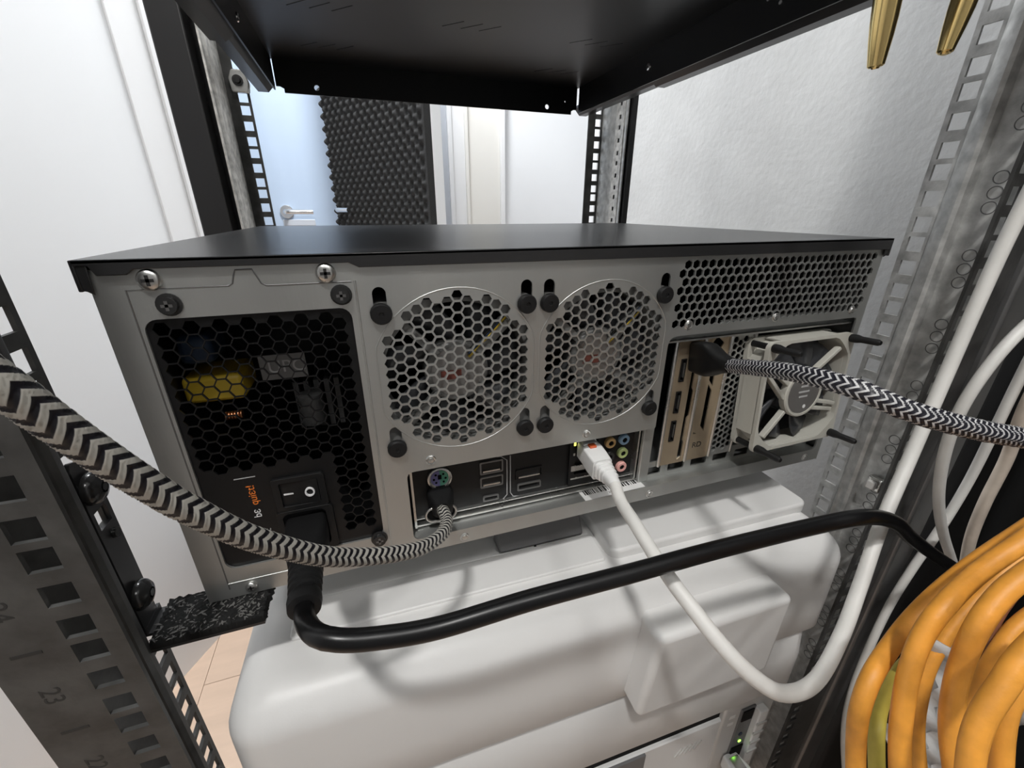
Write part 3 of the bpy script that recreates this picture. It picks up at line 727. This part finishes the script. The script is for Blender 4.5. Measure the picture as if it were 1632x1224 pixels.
# network socket: metal box with two lamps
sk = MB(); plate(sk, rrect(209.5, 233, 15.5, 52, 0.8), [rrect(213.5, 230, 24, 49, 0.6)], IY-1.8, IY, 'XZ'); s_ = sk.build('network_socket', 'psu_black', io); s_['_o'] = tuple(pc['_o'])
MB().box(212.2, 213.6, IY-2.1, IY-1.7, 46.6, 49.4).build('link_lamp', 'led_yellow', s_)
MB().box(212.0, 213.4, IY-2.1, IY-1.7, 39, 41).build('link_lamp', 'steel_shiny', s_)
MB().box(211, 229, IY-2.2, IY-1.6, 27, 31).build('usb_shell', 'steel_shiny', s_); MB().box(211, 229, IY-2.2, IY-1.6, 20.4, 21.6).build('usb_shell', 'steel_shiny', s_)
for x, z, m_ in ((239.8, 43.6, 'jack_orange'), (239.8, 32.8, 'jack_black'), (239.8, 22.5, 'ink_grey'), (250.4, 44.2, 'jack_blue'), (250.4, 33.6, 'jack_green'), (250.6, 22.4, 'jack_pink')):
    if m_ == 'ink_grey':
        MB().box(x-3, x+3, IY-0.8, IY, z-3, z+3).build('optical_socket', 'grey_plastic', io, bevel=0.4); continue
    j = MB().lathe((x, IY+0.5, z), (0, -1, 0), [(3.9, 0), (3.9, 2.6), (3.4, 3.2), (1.9, 3.2), (1.75, 1.2)], 24).build('audio_jack', m_, io, smooth=35)
    j['_o'] = tuple(pc['_o']); MB().cyl((x, IY-2.2, z), (0, 1, 0), 1.72, 0.2, 16).build('jack_bore', 'near_black', j)

# --- expansion slots
es = bpy.data.objects.new('expansion_slots', None); COL.objects.link(es); es.parent = pc; es['_o'] = tuple(pc['_o'])
sb = MB(); plate(sb, [(263, 10.3), (425, 10.3), (425, 24), (263, 24)], [rrect(267+i*20.3, 281+i*20.3, 13.5, 19.5, 1.2) for i in range(7)], 8.4, 9.4, 'XZ'); sb.build('slot_rail', 'steel', es)
MB().box(263, 425, 3, 26, 113.5, 114.6).build('slot_top', 'steel', es)
tp = MB(); plate(tp, [(322, 108), (424, 108), (424, 119.5), (322, 119.5)], [rrect(330+i*17, 340+i*17, 110, 118, 1) for i in range(5)], 20, 21, 'XZ'); tp.build('slot_back_strip', 'steel', es)
def bracket(x0, x1, holes_, m_, nm='slot_bracket', y=8.0):
    mb = MB(); plate(mb, rrect(x0, x1, 19.5, 114, 0.8), holes_, y, y+0.9, 'XZ'); o_ = mb.build(nm, m_, es); o_['_o'] = tuple(pc['_o'])
    return o_
# graphics card bracket, two slots wide
gb = bracket(279.5, 299.5, [[(283.5, 84), (287.3, 84), (287.3, 100), (283.5, 100)], [(283.5, 61), (287.3, 61), (287.3, 77), (283.5, 77)], [(283.5, 39), (287.3, 39), (287.3, 55), (283.5, 55)],
    [(293.6, 22), (297.0, 24), (297.0, 36), (296, 38), (296, 55), (297.4, 57), (297.4, 76), (296, 78), (296, 96), (293.6, 96)]], 'bracket_warm_lit', 'graphics_bracket')
for z in (84, 61, 39):
    pd = MB(); plate(pd, [(283.4, z), (287.4, z), (287.4, z+16), (283.4, z+16)], [[(284.2, z+0.8), (286.6, z+0.8), (286.6, z+15.2), (284.2, z+15.2)]], 7.2, 9, 'XZ'); q = pd.build('displayport_socket', 'black_plastic', gb); q['_o'] = tuple(pc['_o'])
    MB().box(286.0, 286.6, 7.4, 8.8, z+3, z+13).build('tongue', 'steel_shiny', q)
gb2 = bracket(300.8, 320.5, [[(309.5, 47), (313.4, 42), (313.4, 74), (309.5, 79)], [(309.5, 82), (313.4, 77), (313.4, 101), (309.5, 104)], [(306, 108), (314, 104), (316, 108), (310, 113)], [(304.4, 42.5), (304.4, 41), (307.5, 41)]], 'bracket_warm_lit', 'graphics_bracket')
text('bracket_lettering', 'RD', 6.2, (309.5, 7.9, 31.5), (1, 0, 0), (0, 0, 1), 'ink_black', gb2, 0.05)
for x in (277.4, 300.1, 321.5):
    MB().lathe((x, 7.4, 20), (0, 0, 1), [(1.2, 0), (1.3, 0.5), (1.3, 92), (0.9, 93)], 12).build('bracket_rib', 'steel_shiny', es, smooth=40)
MB().lathe((341.8, 7.4, 20), (0, 0, 1), [(1.0, 0), (1.0, 92)], 10).build('bracket_rib', 'steel_shiny', es, smooth=40)
hx = []
for i in range(4):
    for j in range(20):
        x = 326+i*4.3; z = 24.5+j*4.97+(2.48 if i % 2 else 0)
        if z < 111: hx.append(hexa(x, z, 2.3, True))
bracket(322.8, 341, hx, 'steel', 'vented_slot_cover')
for z, y in ((26, 30), (60, 26)):
    MB().lathe((270.5, y, z), (0, -1, 0), [(2.2, 0), (2.0, 1.5)], 12).build('inner_screw', 'chrome', es)
MB().box(266, 420, 60, 62, 30, 100).build('circuit_board', 'near_black', es)

# ------------------------------------------------------------------ loose cooling fan pegged over the expansion slots
fan = thing('cooling_fan', 'pale grey square cooling fan on black rubber pegs over the expansion slots', 'fan', (375, -12, 71.5), (math.radians(-4.5), 0, math.radians(0.8)), local=True)
R80 = 39.4
def sqc(k, r=43.5): return [(max(-k, min(k, r*math.cos(2*PI*i/64))), max(-k, min(k, r*math.sin(2*PI*i/64)))) for i in range(64)]
for y0, y1 in ((0, 3.2), (15.6, 19)):
    mb = MB(); plate(mb, rrect(-R80, R80, -R80, R80, 5), [sqc(37.2)]+[circle(sx*35.7, sz*35.7, 2.3, 12) for sx in (-1, 1) for sz in (-1, 1)], y0, y1, 'XZ'); mb.build('frame_flange', 'fan_beige', fan, smooth=30)
mb = MB(); ri, ro = 37.6, 39.1
plate(mb, sqc(38.4, 44.8), [sqc(37.0)], 3.2, 15.6, 'XZ'); mb.build('duct', 'fan_beige', fan, smooth=30)
mb = MB()
for sx in (-1, 1): mb.box(sx*R80-(1.6 if sx > 0 else 0), sx*R80+(1.6 if sx < 0 else 0), 2, 17, -26, 26)
mb.box(-26, 26, 2, 17, R80-1.6, R80); mb.box(-26, 26, 2, 17, -R80, -R80+1.6)
mb.build('frame_wall', 'fan_beige', fan, bevel=0.4)
hb = MB(); hb.lathe((0, 5, 0), (0, -1, 0), [(16.5, 0), (17.5, 0.5), (17.5, 4.6), (16.6, 5.4), (15, 5.4), (14.8, 4.6)], 36); hb.build('hub', 'fan_beige', fan, smooth=40)
hs = MB().cyl((0, 0.2, 0), (0, -1, 0), 14.8, 0.25, 36).build('hub_sticker', 'sticker_silver', fan); hs['_o'] = (0.0,0.0,0.0)
for z, w_ in ((4.5, 7), (0.5, 10), (-3, 8)): MB().box(-w_/2, w_/2, -0.12, -0.05, z, z+1.3).build('printed_line', 'ink_grey', hs)
MB().cyl((2.5, -0.1, -10), (0, -1, 0), 1.4, 0.1, 12).build('printed_dot', 'sticker_white', hs)
def bar(mb, a, b, w_, y0, y1):
    a = Vector((a[0], 0, a[1])); b = Vector((b[0], 0, b[1])); n = Vector((-(b-a).z, 0, (b-a).x)).normalized()*w_/2
    q = [a+n, b+n, b-n, a-n]
    mb.add([(p_.x, y0, p_.z) for p_ in q]+[(p_.x, y1, p_.z) for p_ in q], [(0,1,2,3),(7,6,5,4),(0,4,5,1),(1,5,6,2),(2,6,7,3),(3,7,4,0)])
for (a, b) in (((9, 15), (29, 29)), ((-14, -12), (-30, -29)), ((12, -13), (33, -17)), ((15, -8), (35, -13)), ((-15, 8), (-34, 22)), ((-17, -2), (-36, 18))):
    mb = MB(); bar(mb, a, b, 2.6, 0.4, 4.6); mb.build('strut', 'fan_beige', fan, bevel=0.4)
for k in range(9):
    a0 = 2*PI*k/9; vs = []
    for i in range(6):
        r = 17+i*4.0
        for s_, y in ((-0.3, 6.5), (0, 9), (0.3, 14)):
            a = a0+s_+i*0.06; vs.append((r*math.cos(a), y, r*math.sin(a)))
    o_ = MB().add(vs, [(i*3+j, i*3+j+1, i*3+j+4, i*3+j+3) for i in range(5) for j in range(2)]).build('blade', 'fan_blade', fan, smooth=60)
    md = o_.modifiers.new('thickness', 'SOLIDIFY'); md.thickness = 0.0014
MB().lathe((0, 5.5, 0), (0, 1, 0), [(17, 0), (17, 11)], 28).build('rotor', 'fan_blade', fan, smooth=40)
for sx in (-1, 1):
    for sz in (-1, 1):
        MB().lathe((sx*35.7, 20, sz*35.7), (0, -1, 0), [(2.1, 0), (2.1, 18), (2.9, 20.5), (2.9, 24), (2.2, 27), (2.1, 37), (1.4, 38.5)], 14).build('rubber_peg', 'black_rubber', fan, smooth=45)

# ------------------------------------------------------------------ the printer under the computer
pr = thing('printer', 'large off-white laser printer on the shelf under the computer, rear side facing out', 'printer', (215, -45, 0), (0, 0, math.radians(-1.3)), local=True)
def plan(x0, x1, y0, y1, ins, rc, z): return [(x, y, z) for x, y in rrect(x0+ins, x1-ins, y0+ins, y1-ins, max(2, rc-ins*0.6), 8)]
def body(name, x0, x1, y0, y1, levels, rc, m_='white_plastic', par=pr, sm=40):
    mb = MB(); loft(mb, [plan(x0, x1, y0, y1, i_, rc, z) for z, i_ in levels]); return mb.build(name, m_, par, smooth=sm)
RT = 22
body('upper_housing', -216, 214, 0, 440, [(-131, 1.0), (-129.5, 0), (-100, 0), (-64, 0.4)]+[(-64+RT*math.sin(math.radians(a)), 0.4+RT*(1-math.cos(math.radians(a)))) for a in (12, 25, 38, 50, 62, 74, 84, 90)], 20, sm=50)
body('lower_housing', -214, 206, 1, 438, [(-207, 1.5), (-205, 0.2), (-166, 0.2), (-162, 0.7), (-135.0, 3.4), (-134.2, 4.2)], 16)
body('slit', -210, 202, 5, 430, [(-134, 0), (-129, 0)], 12, 'near_black')
body('gap_recess', -205, 186, 8, 430, [(-240, 0), (-200, 0)], 10, 'near_black')
body('base_housing', -206, 188, 5, 432, [(-430, 2), (-428, 0), (-229, 0), (-228, 1)], 8)
body('side_column', 132, 190, 3.5, 60, [(-428, 0), (-203, 0)], 1.5, 'light_grey_plastic')
# bump of the fuser cover on the rear
MB().prism([(18, -126), (129, -126), (131, -52.5), (25, -52.5)], -17.5, 10, 'Y').build('rear_cover', 'white_plastic', pr, bevel=4.5, seg=5)
# lids on top
MB().prism(rrect(22, 206, 39, 130, 8), -44, -34.4, 'Z').build('paper_lid', 'white_plastic', pr, bevel=2.2, seg=4)
MB().prism(rrect(-186, 19, 40, 66, 3), -44, -39.8, 'Z').build('output_lid', 'white_plastic', pr, bevel=0.9, seg=3)
MB().prism(rrect(-186, 19, 67.2, 200, 3), -44, -41.2, 'Z').build('output_tray', 'white_plastic', pr, bevel=0.9, seg=3)
mb = MB(); mb.add([(-53, 66, -40), (14, 66, -40), (14, 78, -22), (-53, 78, -22), (-53, 82, -40), (14, 82, -40), (14, 84, -22), (-53, 84, -22)], [(0,1,2,3),(5,4,7,6),(0,4,5,1),(3,2,6,7),(1,5,6,2),(0,3,7,4)])
mb.build('tray_stop', 'grey_plastic', pr, bevel=2)
MB().box(-26, -24.4, 58, 68, -40.7, -40.2).build('lid_seam', 'near_black', pr)
# connector strip and its sockets
cp = MB().box(150, 166, 2.0, 4, -330, -219).build('connector_panel', 'grey_plastic', pr, bevel=0.5); cp['_o'] = (0.0,0.0,0.0)
MB().box(152, 164, 1.2, 2.4, -236, -221).build('socket', 'near_black', cp, bevel=0.6)
MB().box(166, 176, -3, 4, -300, -222).build('shield_strip', 'sticker_white', cp, bevel=1.2)
for k in range(4): MB().box(165.5, 177, -4, -2.5, -240-k*14, -237-k*14).build('shield_rib', 'light_grey_plastic', cp, bevel=0.4)
MB().cyl((157, 2.2, -256), (0, -1, 0), 2.2, 0.8, 16).build('button', 'dim_blue', cp)
MB().cyl((159, 2.2, -268), (0, -1, 0), 1.6, 0.7, 16).build('status_lamp', 'led_green', cp)
MB().box(151.5, 165, 1.0, 2.4, -292, -275).build('socket', 'near_black', cp, bevel=0.6)
for k in range(5):
    mb = MB(); bar(mb, (88+k*5, -256), (94+k*5, -246), 1.2, 4.2, 5.6); mb.build('vent_slot', 'light_grey_plastic', pr)
for z, s_ in ((-222, 'A'), (-232, 'B')): MB().box(139, 145, 3.2, 3.6, z-6, z-2).build('raised_symbol', 'sticker_white', pr)
MB().box(6, 54, 3.0, 6, -250, -229).build('vent_window', 'grey_plastic', pr, bevel=0.6)
# the shelf that carries it
ls = thing('rack_shelf', 'black steel rack shelf carrying the printer, low in the rack', 'shelf', (215, 200, -440))
MB().box(-5, 436, -30, 430, -434, -431).build('shelf_plate', 'black_shelf', ls)
MB().box(-5, 436, -32, -30, -452, -431).build('front_lip', 'black_shelf', ls)
# white network plug in the printer
t = thing('network_plug', 'white network plug in the socket at the lower right of the printer', 'plug', (366, -48, -300))
mb = MB(); loft(mb, [[(x, y, z) for x, z in rrect(x0, x1, z0, z1, 2, 4)] for y, x0, x1, z0, z1 in ((-46, 360, 374, -300, -284), (-60, 357, 377, -304, -283), (-78, 356, 378, -306, -284), (-92, 360, 375, -302, -288))]); mb.build('plug_body', 'white_plug', t, smooth=40)
MB().box(362, 372, -74, -50, -283, -281.5).build('latch', 'chrome', t, bevel=0.4)
MB().tube(catmull([(367.5, -92, -295), (370, -110, -300), (378, -125, -330), (392, -128, -380), (400, -126, -450)], 5), 3.2, 12).build('jacket', 'white_cable', t, smooth=60)

# ------------------------------------------------------------------ cables
# power lead with moulded plug and ribbed strain relief
t = thing('power_cable', 'thick black power cable plugged into the power supply, crossing in front of the printer', 'cable', (52.5, 0, 35))
a, b = Vector((52.3, 1.5, 34.2)), Vector((57.4, -57, 39.6)); d = (b-a).normalized(); sd = d.cross(Vector((0,0,1))).normalized(); su = sd.cross(d)
def sect(s_, hw, hh, r): return [a+d*s_+sd*x+su*z for x, z in rrect(-hw, hw, -hh, hh, r, 5)]
mb = MB(); loft(mb, [sect(*q) for q in ((-0.5, 9.6, 7.6, 3), (12, 9.8, 7.8, 3), (20, 9.4, 7.6, 4), (26, 8.4, 7.2, 5), (31, 7.6, 7, 6))]); mb.build('plug_body', 'black_plastic', t, smooth=40)
prof = [(7.4, 0)]
for k in range(5): prof += [(7.5-k*0.2, 1+k*4.2), (7.5-k*0.2, 3.4+k*4.2), (6.2-k*0.15, 3.8+k*4.2), (6.2-k*0.15, 4.8+k*4.2)]
prof += [(6.6, 23), (6.8, 26), (6.4, 29.5), (4.6, 30)]
MB().lathe(a+d*29, d, prof, 26).build('strain_relief', 'black_rubber', t, smooth=35)
PWR = [(57.6, -58.0, 40.2), (60.5, -70.0, 46.5), (65.6, -80.0, 50.4), (72.9, -84.0, 49.8), (85.2, -86.0, 47.9), (107.2, -88.0, 46.6), (143.5, -90.0, 49.5), (185.1, -91.0, 49.2), (233.1, -92.0, 49.1), (286.6, -95.0, 49.4), (314.6, -99.0, 50.3), (342.8, -98.0, 38.6), (374.4, -94.0, 16.2), (424.5, -90.0, -17.6), (499.1, -87.0, -65.6), (574.8, -85.0, -114.1)]
MB().tube(catmull([tuple(a+d*45), tuple(b)]+PWR[1:-1], 3), 3.9, 22).build('jacket', 'black_cable', t, smooth=60)
# braided cable on the left, with its socket sleeve
t = thing('braided_cable', 'black and white braided cable leading from the motherboard ports to the left edge', 'cable', (122.7, -8, 31.8))
BRL = [(122.7, -8.0, 31.8), (122.3, -18.0, 33.9), (117.5, -32.0, 38.8), (106.3, -46.0, 46.5), (92.4, -58.0, 58.1), (79.7, -68.0, 70.3), (70.0, -78.0, 84.0), (58.5, -90.0, 105.0), (50.7, -98.0, 123.1), (47.7, -101.0, 131.2), (45.4, -104.0, 138.7), (42.7, -107.0, 147.4), (40.3, -110.0, 156.2), (38.6, -112.0, 162.4), (35.9, -114.0, 169.9)]
braided(t, [(121.5, 9, 27.5), (122.4, 0, 29)]+BRL, 3.15, 3.4, 3, 0.9, 0.6, 'braid_left')
mb = MB(); loft(mb, [[(x, y, z) for x, z in rrect(x0, x1, z0, z1, 3, 5)] for y, x0, x1, z0, z1 in ((13.5, 116, 131, 19, 35), (8, 116, 131, 19, 35), (3, 117.5, 129.5, 21, 34), (-2, 118.5, 127, 24, 33.5))]); mb.build('plug_body', 'black_rubber', t, smooth=40)
def ring(mb, x0, x1, z0, z1, r, y, rr):
    lp = [(x, y, z) for x, z in rrect(x0, x1, z0, z1, r, 8)]; mb.tube(lp+[lp[0]], rr, 8, False)
mb = MB(); ring(mb, 113.6, 131.4, 17.6, 27.2, 4.7, 4.0, 0.75); mb.build('oval_clip', 'steel_shiny', t, smooth=60)
mb = MB(); mb.prism(rrect(114, 131, 18, 27, 4.4, 8), 4.4, 5.4, 'Y'); mb.build('oval_filler', 'near_black', t)
# braided display cable on the right
t = thing('display_cable', 'black and silver braided display cable from the graphics card, running to the right edge', 'cable', (291, 6, 103))
a = Vector((292.5, 6.2, 101.5)); b = Vector((287.6, -26, 107)); d = (b-a).normalized(); sd = Vector((0, 0, 1)).cross(d).normalized(); su = d.cross(sd)
if sd.x < 0: sd = -sd
def sect2(s_, hw, hh, r): return [a+d*s_+sd*x+su*z for x, z in rrect(-hw, hw, -hh, hh, r, 5)]
mb = MB(); loft(mb, [sect2(*q) for q in ((0, 4.6, 9.8, 2), (10, 5.4, 10.4, 3), (15, 5.6, 10.2, 3.5), (20, 5.3, 8.6, 4), (25, 5.0, 6.6, 4.5), (30, 4.8, 5.2, 4.6), (34.5, 4.5, 4.6, 4.4))]); mb.build('plug_body', 'black_plastic', t, smooth=50)
DP = [(287.4, -27.0, 107.1), (274.9, -68.0, 120.1), (272.0, -97.0, 124.8), (284.6, -113.0, 119.3), (308.8, -122.0, 112.3), (335.5, -127.0, 106.0), (378.3, -130.0, 94.6)]
braided(t, [tuple(a+d*26)]+DP, 3.9, 2.7, 5, 0.9, 0.7, 'braid_right')
# white network lead
t = thing('network_cable', 'thick white network cable from the motherboard looping down and up to the right', 'cable', (221, 12, 40))
mb = MB()
secs = [(12, 214.6, 228.2, 37.5, 49.2, 1.5), (4, 214.6, 228.2, 36.5, 49, 1.5), (-2, 214.4, 228.0, 35, 48.2, 1.5), (-10, 214.2, 227.0, 34.5, 47.8, 2.0)]
loft(mb, [[(x, y, z) for x, z in rrect(x0, x1, z0, z1, r, 4)] for y, x0, x1, z0, z1, r in secs]); mb.build('plug_body', 'white_plug', t, smooth=35)
mb = MB(); mb.prism([(215.8, 6.0), (226.6, 6.0), (225.4, 12.5), (223.5, 15), (218.5, 15), (216.6, 12.5)], 48.5, 50.4, 'Z'); mb.build('latch_cover', 'white_plug', t, bevel=0.8)
MB().box(218.6, 223.4, 2.4, 7.4, 48.4, 50.2).build('latch', 'red_clip', t, bevel=0.5)
for k in range(4):
    y = -11.5-k*3.2; g_ = k*0.55
    mb = MB(); loft(mb, [[(x, yy, z) for x, z in rrect(214.6+g_-q, 226.4-g_+q, 35.6+g_-q, 47.2-g_+q, 3, 4)] for yy, q in ((y+1.2, -0.4), (y+0.8, 0), (y-0.8, 0), (y-1.2, -0.4))]); mb.build('boot_rib', 'white_plug', t, smooth=35)
mb = MB(); loft(mb, [[(x, y, z) for x, z in rrect(x0, x1, z0, z1, r, 4)] for y, x0, x1, z0, z1, r in ((-9, 215.6, 226, 36.4, 46.6, 3), (-24, 216.0, 223.6, 37.6, 45.6, 3.5), (-30, 215.6, 222.4, 37.4, 44.2, 3.3))]); mb.build('boot', 'white_plug', t, smooth=40)
ETH = [(219.2, -27.0, 41.9), (216.8, -38.0, 38.2), (213.7, -56.0, 38.6), (213.4, -72.0, 34.5), (214.2, -86.0, 30.3), (216.5, -97.0, 25.9), (221.8, -112.0, 17.6), (231.4, -122.0, 7.2), (247.0, -127.0, -4.4), (273.1, -124.0, -13.9), (301.8, -114.0, -9.6), (329.9, -101.0, 3.0), (355.7, -88.0, 25.5), (381.3, -77.0, 57.1), (397.9, -70.0, 97.2), (407.6, -66.0, 136.9), (413.7, -64.0, 172.4), (418.0, -64.0, 207.5)]
MB().tube(catmull(ETH, 3), 3.45, 20).build('jacket', 'white_cable', t, smooth=60)
# further white cables at the right
W2 = [(483.5, -70.0, 143.4), (457.4, -69.0, 125.8), (442.0, -68.0, 102.7), (436.1, -67.0, 74.0), (443.9, -66.0, 40.1), (460.7, -66.0, 3.2), (488.9, -66.0, -35.7), (524.7, -66.0, -75.4), (569.1, -66.0, -122.9)]
W3 = [(509.5, -60.0, 159.1), (513.7, -58.0, 88.5), (514.5, -58.0, 47.4), (517.8, -57.0, -2.7), (511.0, -57.0, -46.5), (498.7, -57.0, -85.9), (487.8, -58.0, -127.8), (478.1, -62.0, -177.8), (475.0, -66.0, -226.9), (479.9, -72.0, -277.0), (509.4, -78.0, -360.7)]
W4 = [(515.6, -66.0, 104.2), (517.1, -66.0, 60.8), (528.4, -66.0, 20.4), (530.6, -66.0, -19.9), (538.2, -66.0, -56.3), (556.8, -66.0, -96.4), (581.7, -66.0, -139.2)]
cable('hanging_cable', W2, 3.3, 'white_cable', 'white cable bending down behind the braided display cable, second from the rack post', group='white cables beside the right post')
cable('hanging_cable', W3, 3.1, 'white_cable', 'thin white cable running diagonally down behind the power cable to the bottom edge', group='white cables beside the right post')
cable('hanging_cable', W4, 3.8, 'beige_cable', 'yellowed beige cable, rightmost of the pale cables beside the rack post', group='white cables beside the right post')
ORG = [[(340.5, -143.4, 86.1), (323.8, -142.1, 76.1), (306.0, -140.8, 65.4), (291.7, -140.3, 55.4), (279.8, -140.7, 45.5), (261.9, -144.6, 41.6), (247.2, -148.7, 38.3), (241.8, -151.8, 27.2), (245.8, -153.8, 8.2), (243.8, -159.7, -6.6)], [(319.1, -149.2, 92.6), (303.6, -148.4, 82.5), (287.4, -147.4, 72.3), (267.2, -149.9, 66.9), (258.9, -151.3, 57.2), (253.0, -154.5, 45.6), (249.2, -158.7, 33.0), (247.3, -162.3, 23.3), (245.9, -167.8, 9.7)], [(296.0, -159.6, 95.2), (278.5, -158.2, 84.8), (269.9, -158.2, 78.1), (262.3, -159.6, 69.2), (262.7, -160.8, 53.2), (258.9, -164.4, 42.0), (257.2, -168.4, 31.8), (257.2, -174.9, 16.9)], [(353.5, -154.2, 50.7), (330.6, -152.6, 36.7), (321.1, -153.5, 27.4), (312.0, -156.0, 14.6), (305.0, -160.3, -0.5), (300.6, -163.9, -12.1), (297.5, -169.0, -26.1)], [(273.4, -170.0, 88.8), (257.1, -170.5, 75.2), (250.9, -171.6, 68.0), (244.6, -172.9, 59.9), (240.6, -175.1, 51.9), (237.8, -179.1, 40.7)], [(309.0, -167.1, 60.2), (291.2, -167.4, 45.7), (284.1, -168.8, 36.9), (280.4, -171.9, 27.2), (277.3, -178.5, 9.8)], [(385.0, -140.1, 58.6), (360.1, -136.8, 47.0), (344.8, -136.7, 35.3), (328.2, -137.9, 19.8), (315.5, -140.4, 4.2), (308.5, -144.8, -11.3), (304.8, -150.4, -26.8), (303.9, -160.3, -50.0)]]
OL = ['orange cable on the outer left edge of the coil, next to the thin white cable', 'orange cable second from the left in the coil, lying over the yellow one', 'wide orange cable in the middle of the coil with dark specks',
      'orange cable half hidden behind the middle strand of the coil', 'thickest-looking orange cable in front at the lower right of the coil', 'orange cable at the right edge of the frame bottom', 'orange cable behind the second strand of the coil']
for pts, lb in zip(ORG, OL): cable('orange_cable', pts, 3.05, 'orange_cable', lb, group='orange cables in the coil', step=3)
cable('yellow_cable', [(377.3, -135.5, 34.5), (352.3, -135.4, 15.3), (337.9, -136.6, 1.6), (321.5, -134.0, -5.3), (310.5, -134.5, -14.9), (292.0, -140.3, -13.9), (278.1, -147.6, -15.5), (275.4, -156.4, -37.5)], 2.9, 'yellow_cable', 'dull yellow cable threaded among the orange coil', step=3)
cable('brown_cable', [(345.1, -145.5, 54.9), (328.2, -147.6, 37.1), (320.4, -150.7, 24.0), (312.6, -153.8, 11.0), (305.7, -158.3, -4.5), (301.4, -166.2, -25.8)], 1.2, 'brown_sleeve', 'thin glossy brown cable between the orange strands', step=3)
# plastic bag behind the orange coil
vs = []; nx, nz = 40, 40
TLc, TRc, BRc, BLc = Vector((296, 24)), Vector((470, -60)), Vector((592, -330)), Vector((368, -150))
for j in range(nz+1):
    for i in range(nx+1):
        u, v = i/nx, j/nz; c = TLc*(1-u)*(1-v)+TRc*u*(1-v)+BRc*u*v+BLc*(1-u)*v
        vs.append((c.x, -138+4*math.sin(i*0.8+j*0.35)+2.5*math.sin(j*0.9-i*0.5)+1.2*math.sin(i*1.9+j*1.3), c.y))
o = MB().add(vs, [(j*(nx+1)+i, j*(nx+1)+i+1, (j+1)*(nx+1)+i+1, (j+1)*(nx+1)+i) for j in range(nz) for i in range(nx)]).build('plastic_bag', 'clear_bag', None, smooth=80)
md = o.modifiers.new('thickness', 'SOLIDIFY'); md.thickness = 0.001
tag(o, 'crumpled whitish plastic bag behind the orange cable coil', 'bag')
# two brass rods hanging in from above
for pts, lb in (([(304.4, -50.0, 242.5), (303.6, -50.0, 249.3), (302.5, -50.0, 258.1), (299.8, -50.0, 271.1)], 'polished brass rod end hanging at the top, left one of the two'), ([(343.1, -50.0, 250.8), (343.4, -50.0, 258.4), (344.0, -50.0, 268.8), (346.0, -50.0, 280.9)], 'polished brass rod end hanging at the top, nearer the right rack post')):
    p0 = Vector(pts[0]); p1 = Vector(pts[-1]); d = (p1-p0).normalized(); t = thing('brass_rod', lb, 'rod', tuple(p0), group='brass rods')
    MB().lathe(p0, d, [(2.2, 0), (2.9, 0.6), (3.3, 4), (3.9, 9), (4.4, 15), (4.8, 26), (4.9, 110)], 24).build('shaft', 'brass', t, smooth=40)
    MB().lathe(p0-d*0.5, d, [(1.2, 0), (1.6, 0.6)], 8).build('tip', 'brass', t)
# lamp housings of the two ceiling lamps and the added fill lamp
for (x, y, z, r, lb) in ((-170, -620, 1440, 65, 'round white ceiling lamp over the closet, left one'), (420, -900, 1440, 150, 'added wide round white fill lamp over the closet'), (150, 1150, 1640, 210, 'large round white ceiling lamp in the room behind')):
    t = thing('ceiling_lamp', lb, 'lamp', (x, y, z+8))
    MB().lathe((x, y, z+6), (0, 0, 1), [(r+8, 0), (r+14, 4), (r+14, 20), (r+6, 26)], 36).build('housing', 'white_trim', t, smooth=40)
    MB().cyl((x, y, z+26), (0, 0, 1), 12, 1700-z-26, 14).build('stem', 'white_trim', t)
#@@END
